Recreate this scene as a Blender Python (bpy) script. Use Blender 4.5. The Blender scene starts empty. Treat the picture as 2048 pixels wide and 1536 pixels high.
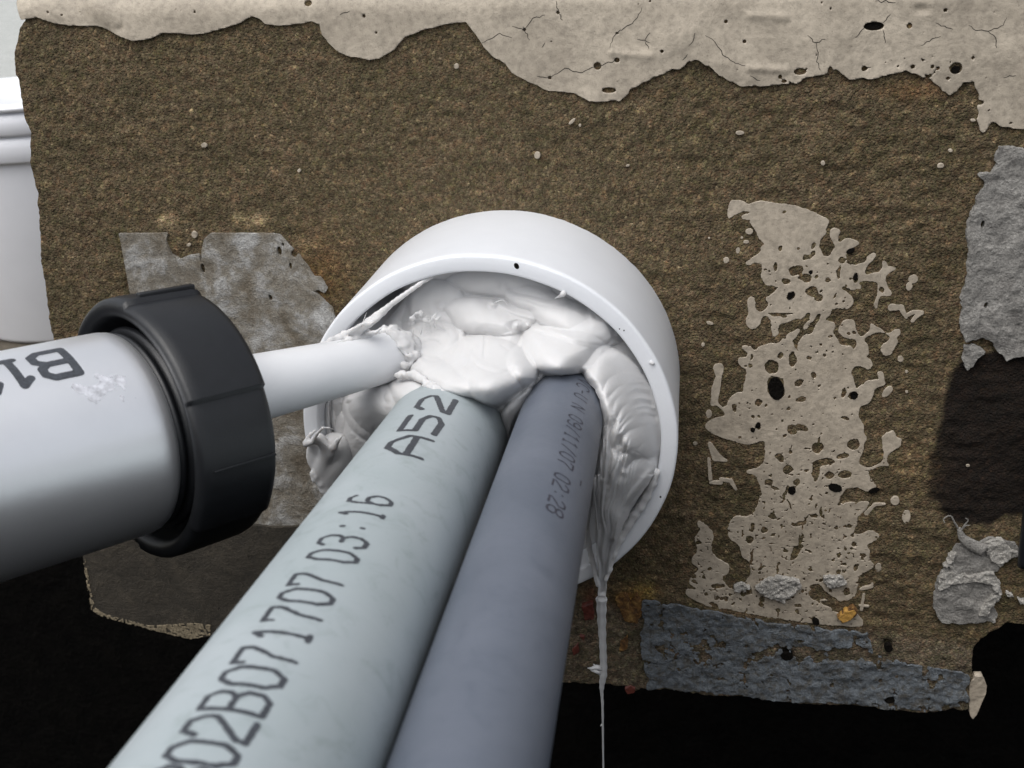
import bpy, bmesh, math, random
import numpy as np
from mathutils import Matrix, Vector
random.seed(7); RNG = np.random.RandomState(11)
scene = bpy.context.scene
MM = 0.001

# ------------------------------------------------------------------ camera, sky, sun, exposure
F = 2300.0; CX, CY = 1024.0, 768.0                      # focal length and centre of the photo, px
N = np.array([0.14622452, -0.38282863, 0.91217358])     # into the wall, camera frame (x right, y down, z ahead)
N /= np.linalg.norm(N)
D0 = np.array([181.0, 5551.0, 2300.0]); D0 -= N*(D0@N); DN = D0/np.linalg.norm(D0)   # gravity
RT = np.cross(DN, N)
CF = 296.85; LS = 49.0                                   # rim plane distance, sleeve projection (mm)
CEN = np.array([-7.5797, 15.6939, 333.2327])
PC = CEN + N*LS                                          # sleeve axis on the wall face = world origin
R3 = np.stack([RT, N, -DN])                              # camera frame -> world
def cam2w(P): return (np.asarray(P, float) - PC) @ R3.T
def dir2w(d): return np.asarray(d, float) @ R3.T
CAMW = cam2w(np.zeros(3))
def ray(px, py): return np.stack([(np.asarray(px, float)-CX)/F, (np.asarray(py, float)-CY)/F, np.ones_like(np.asarray(px, float))], -1)
def W(px, py, y=0.0):
    r = dir2w(ray(px, py)); t = (y - CAMW[1])/r[..., 1]
    return CAMW + r*np.asarray(t)[..., None]
def proj(P):
    c = (np.asarray(P, float) - CAMW) @ R3
    return CX + F*c[..., 0]/c[..., 2], CY + F*c[..., 1]/c[..., 2]

cd = bpy.data.cameras.new('camera'); co = bpy.data.objects.new('camera', cd); scene.collection.objects.link(co)
m = Matrix.Identity(4)
for i, a in enumerate((dir2w([1, 0, 0]), dir2w([0, -1, 0]), dir2w([0, 0, -1]))):
    for j in range(3): m[j][i] = a[j]
for j in range(3): m[j][3] = CAMW[j]*MM
co.matrix_world = m
cd.sensor_width = 36.0; cd.lens = 36.0*F/2048.0; cd.clip_start = 0.005; cd.clip_end = 60
cd.dof.use_dof = True; cd.dof.focus_distance = 0.345; cd.dof.aperture_fstop = 40
scene.camera = co

SUN_EL, SUN_AZ = math.radians(60), math.radians(-150)    # azimuth measured from +Y towards +X
wd = bpy.data.worlds.new('World'); scene.world = wd; wd.use_nodes = True
nt = wd.node_tree; nt.nodes.clear()
sky = nt.nodes.new('ShaderNodeTexSky'); sky.sky_type = 'NISHITA'; sky.sun_disc = False
sky.sun_elevation = SUN_EL; sky.sun_rotation = SUN_AZ; sky.dust_density = 4.0; sky.air_density = 1.0; sky.ozone_density = 1.0
hs = nt.nodes.new('ShaderNodeHueSaturation'); hs.inputs['Saturation'].default_value = 0.28
bg = nt.nodes.new('ShaderNodeBackground'); bg.inputs['Strength'].default_value = 0.13
wo = nt.nodes.new('ShaderNodeOutputWorld')
nt.links.new(sky.outputs[0], hs.inputs['Color']); nt.links.new(hs.outputs[0], bg.inputs[0]); nt.links.new(bg.outputs[0], wo.inputs[0])
sd = bpy.data.lights.new('sun', 'SUN'); sd.energy = 1.15; sd.angle = math.radians(75); sd.color = (1.0, 0.985, 0.96)
so = bpy.data.objects.new('sun', sd); scene.collection.objects.link(so)
sdir = Vector((math.cos(SUN_EL)*math.sin(SUN_AZ), math.cos(SUN_EL)*math.cos(SUN_AZ), math.sin(SUN_EL)))
so.rotation_euler = sdir.to_track_quat('Z', 'Y').to_euler(); so.location = (0, -1, 2)
scene.view_settings.view_transform = 'Standard'; scene.view_settings.look = 'None'
scene.view_settings.exposure = 0.45; scene.view_settings.gamma = 1.0; scene.view_settings.use_curve_mapping = False
scene.cycles.max_bounces = 8; scene.cycles.diffuse_bounces = 5

# ------------------------------------------------------------------ numpy noise
_T = RNG.rand(64, 64, 64).astype(np.float32)
def vnoise3(x, y, z):
    xi, yi, zi = np.floor(x).astype(int), np.floor(y).astype(int), np.floor(z).astype(int)
    fx, fy, fz = x-xi, y-yi, z-zi
    fx, fy, fz = fx*fx*(3-2*fx), fy*fy*(3-2*fy), fz*fz*(3-2*fz)
    r = 0
    for a in (0, 1):
        for b in (0, 1):
            for c in (0, 1):
                w = (fx if a else 1-fx)*(fy if b else 1-fy)*(fz if c else 1-fz)
                r = r + w*_T[(xi+a) & 63, (yi+b) & 63, (zi+c) & 63]
    return r*2-1
def n2(x, z, s, seed=0): return vnoise3(x/s, z/s, np.zeros_like(x)+seed*3.7+.31)
def fbm2(x, z, s, o=4, seed=0):
    r = 0; a = 1.0; t = 0
    for i in range(o):
        r = r + a*n2(x+17*i, z-9*i, s/2**i, seed+i); t += a; a *= .55
    return r/t
def smin(a, b, k):
    h = np.clip(0.5+0.5*(b-a)/k, 0, 1); return b*(1-h)+a*h-k*h*(1-h)

# ------------------------------------------------------------------ materials
def new_mat(name):
    m = bpy.data.materials.new(name); m.use_nodes = True; nt = m.node_tree
    return m, nt, nt.nodes['Principled BSDF']
def nd(nt, t, **kw):
    n = nt.nodes.new(t)
    for k, v in kw.items():
        if k in n.inputs: n.inputs[k].default_value = v
        else: setattr(n, k, v)
    return n
def coords(nt, sc=1000.0, loc=(0, 0, 0), stretch=(1, 1, 1)):
    g = nt.nodes.new('ShaderNodeNewGeometry'); mp = nt.nodes.new('ShaderNodeMapping')
    mp.inputs['Scale'].default_value = [sc*s for s in stretch]; mp.inputs['Location'].default_value = loc
    nt.links.new(g.outputs['Position'], mp.inputs['Vector']); return mp.outputs[0]
def noise(nt, vec, scale, detail=4, rough=.55, dist=0):
    n = nt.nodes.new('ShaderNodeTexNoise'); n.inputs['Scale'].default_value = scale; n.inputs['Detail'].default_value = detail
    n.inputs['Roughness'].default_value = rough; n.inputs['Distortion'].default_value = dist
    nt.links.new(vec, n.inputs['Vector']); return n.outputs['Fac']
def ramp(nt, fac, stops, interp='LINEAR'):
    r = nt.nodes.new('ShaderNodeValToRGB'); r.color_ramp.interpolation = interp; e = r.color_ramp.elements
    e[0].position, e[0].color = stops[0][0], (*stops[0][1], 1)
    e[1].position, e[1].color = stops[-1][0], (*stops[-1][1], 1)
    for p, c in stops[1:-1]:
        q = e.new(p); q.color = (*c, 1)
    nt.links.new(fac, r.inputs[0]); return r.outputs[0]
def mix(nt, fac, a, b, mode='MIX'):
    m = nt.nodes.new('ShaderNodeMix'); m.data_type = 'RGBA'; m.blend_type = mode
    for s, v in ((0, fac), (6, a), (7, b)):
        if isinstance(v, (int, float)): m.inputs[s].default_value = v
        elif isinstance(v, tuple): m.inputs[s].default_value = (*v, 1)
        else: nt.links.new(v, m.inputs[s])
    return m.outputs[2]
def bump(nt, b, h, dist, strength=1.0, prev=None):
    n = nt.nodes.new('ShaderNodeBump'); n.inputs['Distance'].default_value = dist; n.inputs['Strength'].default_value = strength
    nt.links.new(h, n.inputs['Height'])
    if prev is not None: nt.links.new(prev, n.inputs['Normal'])
    nt.links.new(n.outputs[0], b.inputs['Normal']); return n.outputs[0]
def g3(v): return (v, v, v)

def mat_render():
    m, nt, b = new_mat('coarse_render'); v = coords(nt, 1000.0)
    vor = nd(nt, 'ShaderNodeTexVoronoi', Scale=1.15); nt.links.new(v, vor.inputs['Vector'])
    vor2 = nd(nt, 'ShaderNodeTexVoronoi', Scale=2.6); nt.links.new(v, vor2.inputs['Vector'])
    n1 = noise(nt, v, .9, 5, .65); n0 = noise(nt, v, .06, 4, .6); n3 = noise(nt, v, .35, 4, .6)
    base = ramp(nt, n1, [(.25, (.072, .056, .033)), (.45, (.118, .094, .059)), (.58, (.165, .134, .088)), (.75, (.22, .186, .128))])
    sepr = nd(nt, 'ShaderNodeSeparateColor'); nt.links.new(vor.outputs['Color'], sepr.inputs[0])
    vm = nd(nt, 'ShaderNodeTexVoronoi', Scale=.62); nt.links.new(v, vm.inputs['Vector']); sm_ = nd(nt, 'ShaderNodeSeparateColor'); nt.links.new(vm.outputs['Color'], sm_.inputs[0])
    peb = ramp(nt, sepr.outputs[2], [(0, (.052, .038, .024)), (.5, (.105, .082, .052)), (1, (.21, .175, .12))])
    peb2 = ramp(nt, sm_.outputs[0], [(0, g3(.72)), (.6, g3(1.0)), (.94, (1.15, 1.1, 1.02)), (1, (1.7, 1.65, 1.55))])
    base = mix(nt, .45, base, peb); base = mix(nt, .7, base, peb2, 'MULTIPLY')
    grain = ramp(nt, sepr.outputs[0], [(0, (.75, .74, .72)), (.55, (1, 1, 1)), (.86, (1.15, 1.13, 1.1)), (.965, (1.5, 1.5, 1.45)), (.992, (2.4, 2.4, 2.4))], 'CONSTANT')
    sep2 = nd(nt, 'ShaderNodeSeparateColor'); nt.links.new(vor2.outputs['Color'], sep2.inputs[0])
    grain2 = ramp(nt, sep2.outputs[1], [(0, (.62, .55, .50)), (.16, (1.12, .86, .74)), (.3, (1, .97, .93)), (.72, (.90, 1.04, .72)), (.84, (1.12, 1.08, 1.05)), (.965, (1.6, 1.6, 1.55))], 'CONSTANT')
    c = mix(nt, .6, base, grain, 'MULTIPLY'); c = mix(nt, .65, c, grain2, 'MULTIPLY')
    c = mix(nt, .85, c, ramp(nt, n0, [(.3, (.80, .82, .70)), (.7, (1.2, 1.12, 1.08))]), 'MULTIPLY')
    c = mix(nt, .7, c, ramp(nt, n3, [(.3, (.74, .82, .62)), (.52, (1, 1, 1)), (.72, (1.28, 1.06, 1.0))]), 'MULTIPLY')
    a = nd(nt, 'ShaderNodeVertexColor'); a.layer_name = 'tint'
    c = mix(nt, 1.0, c, a.outputs['Color'], 'MULTIPLY')
    nt.links.new(c, b.inputs['Base Color']); b.inputs['Roughness'].default_value = .93; b.inputs['Specular IOR Level'].default_value = .35
    p = bump(nt, b, n1, .0006, .6)
    def inv(o):
        q = nd(nt, 'ShaderNodeMapRange'); q.inputs[1].default_value = .1; q.inputs[2].default_value = .75; q.inputs[3].default_value = 1; q.inputs[4].default_value = 0; q.interpolation_type = 'SMOOTHSTEP'; nt.links.new(o, q.inputs[0]); return q.outputs[0]
    p = bump(nt, b, inv(vor.outputs['Distance']), .00045, .8, p)
    bump(nt, b, inv(vor2.outputs['Distance']), .0002, .8, p); return m

def mat_cream(name='cream_masonry_paint', light=(.51, .445, .355), dark=(.33, .285, .225), dirt=.7):
    m, nt, b = new_mat(name); v = coords(nt, 1000.0)
    n0 = noise(nt, v, .05, 6, .65, .4); n1 = noise(nt, v, .5, 5, .6); n2_ = noise(nt, v, 2.5, 3, .6)
    c = ramp(nt, n0, [(.3, dark), (.5, tuple(.5*(a+d) for a, d in zip(light, dark))), (.66, light)])
    c = mix(nt, dirt, c, ramp(nt, n1, [(.3, (.62, .62, .62)), (.55, (1, 1, 1)), (.8, (1.1, 1.1, 1.1))]), 'MULTIPLY')
    c = mix(nt, .6, c, ramp(nt, n2_, [(.28, (.4, .4, .4)), (.42, (1, 1, 1))]), 'MULTIPLY')
    nt.links.new(c, b.inputs['Base Color']); b.inputs['Roughness'].default_value = .6; b.inputs['Specular IOR Level'].default_value = .4
    p = bump(nt, b, n1, .0004, .5); bump(nt, b, n0, .002, .4, p); return m

def mat_simple(name, col, rough=.5, metal=0, var=.12, sc=.3, bmp=0.0, bsc=1.0, spec=.5, sss=0):
    m, nt, b = new_mat(name); v = coords(nt, 1000.0); n0 = noise(nt, v, sc, 5, .6)
    c = ramp(nt, n0, [(.3, tuple(x*(1-var) for x in col)), (.7, tuple(min(1, x*(1+var)) for x in col))])
    nt.links.new(c, b.inputs['Base Color']); b.inputs['Roughness'].default_value = rough; b.inputs['Metallic'].default_value = metal
    b.inputs['Specular IOR Level'].default_value = spec
    if sss:
        b.inputs['Subsurface Weight'].default_value = sss; b.inputs['Subsurface Radius'].default_value = (1, .9, .8); b.inputs['Subsurface Scale'].default_value = .0025
    if bmp: bump(nt, b, noise(nt, v, bsc, 4, .6), bmp, 1.0)
    return m
def mat_blotch(name, stops, sc=.12, sc2=1.2, rough=.9, bmp=.0008, detail=7, stretch=(1, 1, 1)):
    m, nt, b = new_mat(name); v = coords(nt, 1000.0, stretch=stretch)
    n0 = noise(nt, v, sc, detail, .7, .3); n1 = noise(nt, v, sc2, 5, .65)
    c = ramp(nt, n0, stops); c = mix(nt, .8, c, ramp(nt, n1, [(.3, g3(.55)), (.5, g3(1.0)), (.72, g3(1.5))]), 'MULTIPLY')
    nt.links.new(c, b.inputs['Base Color']); b.inputs['Roughness'].default_value = rough
    p = bump(nt, b, n1, bmp, .9); bump(nt, b, n0, bmp*3, .6, p); return m

M_RENDER = mat_render(); M_CREAM = mat_cream()
M_PEEL = mat_cream('peeling_cream_paint', (.45, .39, .31), (.345, .295, .23), .7)
M_CRACK = mat_simple('dark_crack_line', (.02, .017, .013), .9)  # dark brown for the thin crack ribbons
M_BLUE = mat_blotch('weathered_blue_paint', [(.28, (.06, .052, .042)), (.42, (.10, .10, .095)), (.55, (.135, .155, .175)), (.75, (.21, .225, .235))], .35, 1.5)
M_TAPE = mat_blotch('grey_flashing_residue', [(.28, (.10, .08, .055)), (.40, (.17, .145, .11)), (.5, (.23, .21, .175)), (.58, (.33, .32, .30)), (.72, (.52, .52, .51))], .09, 2.0)
M_FELT = mat_blotch('shade_dark_bituminous_felt', [(.3, (.022, .019, .014)), (.55, (.045, .038, .028)), (.8, (.085, .07, .05))], .1, 1.4, bmp=.0005)  # dark felt sheet, with the barrel's shadow also put into its colour
M_SCRIM = mat_simple('pale_frayed_scrim', (.20, .165, .11), .9, var=.6, sc=1.2)
M_LUMP = mat_blotch('grey_mortar_lump', [(.3, (.17, .16, .148)), (.5, (.25, .24, .222)), (.7, (.36, .345, .32))], .2, 1.5, bmp=.0008)
M_WHITECRUST = mat_blotch('white_crust', [(.3, (.33, .31, .28)), (.7, (.55, .53, .49))], .5, 2.2)
M_BLACKSPOT = mat_blotch('matt_black_spot', [(.3, (.003, .003, .002)), (.7, (.008, .006, .005))], .3, 1.2, bmp=.0006)  # flat near-black colour for the pits and rim specks
M_BLACKSPOT.node_tree.nodes['Principled BSDF'].inputs['Specular IOR Level'].default_value = .1
M_RUST = mat_blotch('rust_ochre_crust', [(.3, (.05, .025, .012)), (.5, (.16, .075, .02)), (.7, (.33, .2, .06))], .3, 1.2)
M_RED = mat_simple('red_paint_fleck', (.10, .024, .016), .6, var=.5, sc=.8)
M_YEL = mat_simple('orange_fleck', (.42, .23, .05), .8, var=.3, sc=.8, bmp=.0004)
M_SEAL = mat_simple('white_sealant', (.59, .588, .59), .62, var=.02, sc=.15, bmp=.00005, bsc=.5, spec=.22, sss=.35)
M_SLEEVE = mat_simple('white_pvc', (.745, .765, .80), .30, var=.03, sc=.05, bmp=.00005, bsc=1.2, spec=.5)
M_NOZ = mat_simple('white_nozzle_plastic', (.775, .785, .805), .40, var=.02, sc=.1, spec=.45)
M_BLACKP = mat_simple('black_plastic', (.010, .011, .013), .40, var=.12, sc=.3, bmp=.00005, bsc=2.5, spec=.5)
M_INK = mat_simple('black_ink', (.045, .05, .06), .5, var=.5, sc=1.6)
M_INK2 = mat_simple('dark_grey_ink', (.035, .035, .05), .5, var=.5, sc=1.6)
M_BUCKET = mat_simple('white_bucket_plastic', (.84, .85, .89), .4, var=.03, sc=.02)
M_PIT = mat_blotch('shade_black_soil', [(.3, (.0015, .0015, .0015)), (.7, (.005, .0045, .004))], .05, .3, bmp=.002)  # deep shade of the void below the wall put into near-black soil
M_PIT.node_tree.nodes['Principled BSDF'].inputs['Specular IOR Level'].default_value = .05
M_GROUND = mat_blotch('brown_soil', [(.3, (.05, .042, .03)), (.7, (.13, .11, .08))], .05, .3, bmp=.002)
M_PAVE = mat_blotch('pale_concrete', [(.3, (.34, .35, .33)), (.7, (.48, .49, .47))], .03, .3, bmp=.001)
def mat_pipe(name, base, alt, stain):
    m, nt, b = new_mat(name); v = coords(nt, 1000.0)
    n0 = noise(nt, v, .03, 5, .65, .6); n1 = noise(nt, v, .16, 6, .7, 1.0); n2_ = noise(nt, v, 1.4, 3)
    c = ramp(nt, n0, [(.35, base), (.65, alt)])
    c = mix(nt, .55, c, ramp(nt, n1, [(.30, stain), (.48, (1, 1, 1)), (.8, (1.06, 1.05, 1.03))]), 'MULTIPLY')
    nt.links.new(c, b.inputs['Base Color'])
    r = nd(nt, 'ShaderNodeMapRange'); r.inputs[3].default_value = .34; r.inputs[4].default_value = .55; nt.links.new(n1, r.inputs[0]); nt.links.new(r.outputs[0], b.inputs['Roughness'])
    bump(nt, b, n2_, .00004, .6); return m
M_PIPE1 = mat_pipe('pale_grey_green_upvc', (.345, .395, .41), (.385, .43, .45), (.66, .70, .66))
M_PIPE2 = mat_pipe('blue_grey_upvc', (.098, .114, .145), (.122, .138, .172), (.74, .77, .80))
def mat_silver():
    m, nt, b = new_mat('brushed_aluminium_foil'); v = coords(nt, 1000.0)
    n0 = noise(nt, v, .08, 5, .6)
    nt.links.new(ramp(nt, n0, [(.3, (.90, .91, .93)), (.7, (.94, .95, .97))]), b.inputs['Base Color'])
    b.inputs['Metallic'].default_value = .8; b.inputs['Roughness'].default_value = .36
    bump(nt, b, noise(nt, v, .5, 3), .00004, .5); return m
M_SILVER = mat_silver()

# ------------------------------------------------------------------ object helpers
def tag(o, label=None, cat=None, group=None, kind=None):
    for k, v in (('label', label), ('category', cat), ('group', group), ('kind', kind)):
        if v: o[k] = v
    return o
def empty(name, loc, label, cat, **kw):
    o = bpy.data.objects.new(name, None); o.empty_display_size = .02; o.location = [c*MM for c in loc]
    scene.collection.objects.link(o); tag(o, label, cat, **kw); return o
def mesh_obj(name, verts, faces, mats, parent=None, smooth=True, midx=None, color=None):
    V = np.asarray(verts, float)*MM
    if parent is not None: V = V - np.array(parent.location)
    me = bpy.data.meshes.new(name)
    me.from_pydata(V.tolist(), [], faces if isinstance(faces, list) else faces.tolist())
    for mt in (mats if isinstance(mats, (list, tuple)) else [mats]): me.materials.append(mt)
    if midx is not None: me.polygons.foreach_set('material_index', np.asarray(midx, np.int32))
    me.polygons.foreach_set('use_smooth', [smooth]*len(me.polygons))
    if color is not None:
        a = me.color_attributes.new('tint', 'FLOAT_COLOR', 'POINT')
        a.data.foreach_set('color', np.c_[color, np.ones(len(color))].astype(np.float32).ravel())
    me.validate(); me.update()
    o = bpy.data.objects.new(name, me); scene.collection.objects.link(o)
    if parent is not None: o.parent = parent
    return o

def contour(Fv, gx, gz):
    """marching squares: solid region where Fv>0 on the grid; returns 2-D verts, faces, boundary edges"""
    nx, nz = Fv.shape; ins = Fv > 0
    vid = -np.ones((nx, nz), int); idx = np.argwhere(ins); vid[ins] = np.arange(len(idx))
    V = [(gx[i], gz[j]) for i, j in idx]
    faces = []; bed = []
    q = ins[:-1, :-1] & ins[1:, :-1] & ins[1:, 1:] & ins[:-1, 1:]
    a = np.argwhere(q)
    if len(a):
        i, j = a[:, 0], a[:, 1]
        faces += np.stack([vid[i, j], vid[i+1, j], vid[i+1, j+1], vid[i, j+1]], 1).tolist()
    anyi = ins[:-1, :-1] | ins[1:, :-1] | ins[1:, 1:] | ins[:-1, 1:]
    ev = {}
    def edge(p, r):
        k = (p, r) if p < r else (r, p)
        if k not in ev:
            fa, fb = Fv[p], Fv[r]; t = fa/(fa-fb); t = min(max(t, .02), .98)
            V.append((gx[p[0]]+(gx[r[0]]-gx[p[0]])*t, gz[p[1]]+(gz[r[1]]-gz[p[1]])*t)); ev[k] = len(V)-1
        return ev[k]
    for i, j in np.argwhere(anyi & ~q):
        cs = [(i, j), (i+1, j), (i+1, j+1), (i, j+1)]; s = [bool(ins[c]) for c in cs]
        if s in ([True, False, True, False], [False, True, False, True]):
            for k in range(4):
                if s[k]:
                    e1 = edge(cs[k], cs[k-1]); e2 = edge(cs[k], cs[(k+1) % 4])
                    faces.append([e1, int(vid[cs[k]]), e2]); bed.append((e2, e1))
            continue
        poly = []; fl = []
        for k in range(4):
            if s[k]: poly.append(int(vid[cs[k]])); fl.append(0)
            if s[k] != s[(k+1) % 4]: poly.append(edge(cs[k], cs[(k+1) % 4])); fl.append(1)
        faces.append(poly)
        for k in range(len(poly)):
            if fl[k] and fl[(k+1) % len(poly)]: bed.append((poly[k], poly[(k+1) % len(poly)]))
    return np.array(V).reshape(-1, 2), faces, bed

def polysd(P, poly):
    """signed distance (positive inside); P (n,2)"""
    poly = np.asarray(poly, float); n = len(poly); d = np.full(len(P), 1e18); ins = np.zeros(len(P), bool)
    for k in range(n):
        a, b = poly[k], poly[(k+1) % n]; ab = b-a; L = ab@ab
        if L < 1e-12: continue
        t = np.clip(((P-a)@ab)/L, 0, 1); q = P-a-t[:, None]*ab; d = np.minimum(d, (q**2).sum(1))
        if a[1] != b[1]:
            c = ((a[1] > P[:, 1]) != (b[1] > P[:, 1])) & (P[:, 0] < (b[0]-a[0])*(P[:, 1]-a[1])/(b[1]-a[1])+a[0]); ins ^= c
    d = np.sqrt(d); return np.where(ins, d, -d)
def linesd(P, pts, r=None):
    """distance to polyline minus radius (r per point)"""
    pts = np.asarray(pts, float); best = np.full(len(P), 1e9)
    for k in range(len(pts)-1):
        a, b = pts[k], pts[k+1]; ab = b-a; t = np.clip(((P-a)@ab)/max(ab@ab, 1e-12), 0, 1)
        d = np.sqrt(((P-a-t[:, None]*ab)**2).sum(1))
        if r is not None: d = d-(r[k]+(r[k+1]-r[k])*t)
        best = np.minimum(best, d)
    return best

# ------------------------------------------------------------------ the wall surface: x,z on its face -> world
Z0 = W(1024, 22, 0)[2]; RB = 9.0                       # the top arris is rounded over
LW = W(np.array([40., 2000.]), np.array([0., 0.]), 0)
def relief(x, z):
    px, py = proj(np.stack([x, np.zeros_like(x), z], -1))
    right = np.clip((px-900)/900, 0, 1)
    r = .38*n2(x*.5, z, 2.6, 1)*(.45+.75*right) + .36*n2(x, z, 1.5, 2)+.18*n2(x, z, .85, 3)
    r = r + .38*n2(x*.35, z+.25*x, 4.6, 6)*(.5+.5*right)+.5*fbm2(x, z, 14, 3, 5)+.8*n2(x, z, 60, 8)
    return r
def broad(x, z): return .35*fbm2(x, z, 14, 3, 5)+.8*n2(x, z, 60, 8)
def place(x, z, off):
    """off = mm out of the wall"""
    x, z, off = np.broadcast_arrays(np.asarray(x, float), np.asarray(z, float), np.asarray(off, float))
    s = z-Z0; th = np.clip(s/RB, 0, math.pi/2)
    ex = np.maximum(s-RB*math.pi/2, 0)
    nz, ny = np.sin(th), -np.cos(th)
    y = RB-RB*np.cos(th)+ex+off*ny; zz = np.where(s > 0, Z0+RB*np.sin(th), z)+off*nz
    return np.stack([x, y, zz], -1)
def px2w(pts): # photo polygon -> wall (x,z)
    p = np.asarray(pts, float); w = W(p[:, 0], p[:, 1], 0.0); return w[:, [0, 2]]
def film(name, field, bbox, step, top, thick, mats, parent, color=None, bend_back=False, back=None, smooth=True):
    """a coat on the wall. field(x,z)>0 inside; top(x,z)= mm out of the wall; thick = skirt depth"""
    x0, z0, x1, z1 = bbox; gx = np.arange(x0, x1+step, step); gz = np.arange(z0, z1+step, step)
    X, Z = np.meshgrid(gx, gz, indexing='ij'); Fv = field(X.ravel(), Z.ravel()).reshape(X.shape)
    Fv[0, :] = np.minimum(Fv[0, :], -1e-3); Fv[-1, :] = np.minimum(Fv[-1, :], -1e-3); Fv[:, 0] = np.minimum(Fv[:, 0], -1e-3); Fv[:, -1] = np.minimum(Fv[:, -1], -1e-3)
    V2, faces, bed = contour(Fv, gx, gz)
    x, z = V2[:, 0], V2[:, 1]; t = top(x, z); P = place(x, z, t)
    bv = sorted({v for e in bed for v in e}); mp = {v: len(P)+k for k, v in enumerate(bv)}
    if back is None: B = place(x[bv], z[bv], t[bv]-thick)
    else: B = P[bv] + np.array([0, back, 0])
    faces = faces + [[e[1], e[0], mp[e[0]], mp[e[1]]] for e in bed]
    V = np.r_[P, B]
    # face the camera
    f = faces[0]; n = np.cross(V[f[1]]-V[f[0]], V[f[2]]-V[f[0]])
    if n[1] > 0: faces = [list(reversed(q)) for q in faces]
    c = None
    if color is not None:
        c = color(x, z); c = np.r_[c, c[bv]]
    return mesh_obj(name, V, faces, mats, parent, smooth, color=c), V

wall = empty('rendered_wall', (0, 0, 0), 'rough brown rendered wall with peeling cream paint around the white pipe sleeve', 'wall')

OUT = [(52, 38), (40, 60), (36, 80), (30, 110), (33, 150), (45, 190), (50, 235), (62, 262), (62, 300), (64, 335), (75, 375), (78, 420), (84, 480), (82, 520), (90, 560), (95, 600), (98, 640), (106, 680), (118, 760), (135, 860), (150, 960),
       (168, 1050), (185, 1120), (200, 1205), (300, 1236), (420, 1262), (560, 1290), (760, 1320), (980, 1340), (1120, 1358), (1180, 1362), (1255, 1366), (1262, 1376), (1272, 1377), (1280, 1369), (1340, 1374), (1400, 1384), (1500, 1388), (1560, 1397), (1640, 1403), (1700, 1406), (1780, 1411), (1850, 1419), (1880, 1419),
       (1905, 1412), (1930, 1416), (1940, 1405), (1938, 1380), (1944, 1352), (1941, 1325), (1945, 1298), (1960, 1275), (1990, 1258), (2010, 1244), (2048, 1248), (2140, 1250), (2320, 1255), (2560, 1262)]
wo2 = px2w(OUT)
XR = wo2[-1, 0]; ZT = Z0+RB*math.pi/2+60
wall_poly = np.vstack([wo2, [[XR, ZT]], [[W(45, 20, 0)[0], ZT]], [[W(45, 20, 0)[0], Z0+2]]])
def f_wall(x, z):
    P = np.stack([x, z], -1); d = polysd(P, wall_poly)
    d = d+.55*fbm2(x, z, 5, 4, 21)*np.exp(-np.abs(d)/4)+.2*n2(x, z, 1.3, 44)
    return np.minimum(d, np.hypot(x, z)-52.5)
def pxgauss(px, py, cx, cy, sx, sy): return np.exp(-((px-cx)/sx)**2-((py-cy)/sy)**2)
stain_poly = px2w([(1925, 712), (1990, 705), (2100, 700), (2300, 720), (2350, 1000), (2100, 1035), (2010, 1030), (1985, 1045), (1930, 1052), (1893, 1035), (1862, 995), (1856, 940), (1870, 880), (1888, 830), (1896, 770)])
def c_wall(x, z):
    px, py = proj(np.stack([x, np.zeros_like(x), z], -1)); P = np.stack([x, z], -1)
    c = np.ones((len(x), 3))
    s = polysd(P, stain_poly)+1.4*fbm2(x, z, 5, 4, 31); k = np.clip(s/1.6+.5, 0, 1)[:, None]
    c = c*(1-k)+k*np.array([.085, .062, .055])
    for cx, cy, sx, sy, col, a in ((520, 440, 16, 11, (4.2, 4.2, 4.2), .8), (335, 440, 20, 12, (4, 4, 4.2), .8), (478, 438, 12, 12, (3.5, 3.6, 3.6), .6), (500, 445, 10, 8, (3, 3, 3), .6), (620, 490, 22, 14, (2.3, 2.3, 2.3), .6),
                                   (1260, 1215, 30, 35, (2.6, 1.7, .5), .9), (1290, 1180, 25, 16, (2.6, 2.3, 1.2), .8), (1180, 1230, 14, 40, (2.2, .35, .25), .9), (1215, 1290, 40, 50, (.8, .6, .4), .8),
                                   (1820, 930, 45, 60, (1.3, 1.2, 1.1), .6), (1980, 1190, 80, 60, (1.3, 1.3, 1.25), .6), (640, 560, 60, 80, (1.15, .85, .5), .7), (1830, 180, 60, 20, (1.5, 1.1, .8), .6)):
        g = pxgauss(px, py, cx, cy, sx, sy)*a; g = np.clip(g+.45*g*fbm2(x, z, 2.5, 3, 77), 0, 1)[:, None]
        c = c*(1-g)+g*np.array(col)
    # the grey cement fillet along the foot of the wall
    foot = np.clip((py-(1205+.11*(px-1300)+12*fbm2(x, z, 6, 3, 55)))/22, 0, 1)*(px > 1100)
    f = foot[:, None]; c = c*(1-f)+f*np.array([1.0, 1.05, 1.25])
    return c
def t_wall(x, z):
    px, py = proj(np.stack([x, np.zeros_like(x), z], -1))
    r = relief(x, z)
    sel = (px > 1370) & (px < 1850) & (py > 370) & (py < 1275)
    fp = np.full(len(x), -9.0); fp[sel] = f_peel(x[sel], z[sel]); r = np.where(fp > -.25, np.minimum(r, broad(x, z)+.12), r)
    foot = np.clip((py-(1215+.11*(px-1300)))/40, 0, 1)*(px > 1100)
    r = r+foot*(1.6+1.3*fbm2(x, z, 9, 4, 66))
    for cx, cy, rr in ((1573, 1305, 13), (1775, 1288, 9), (1777, 1392, 11), (1920, 1398, 7), (1690, 1000, 0), (1310, 60, 0)):
        if rr: r = r-4*pxgauss(px, py, cx, cy, rr, rr*.8)
    return r
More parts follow.
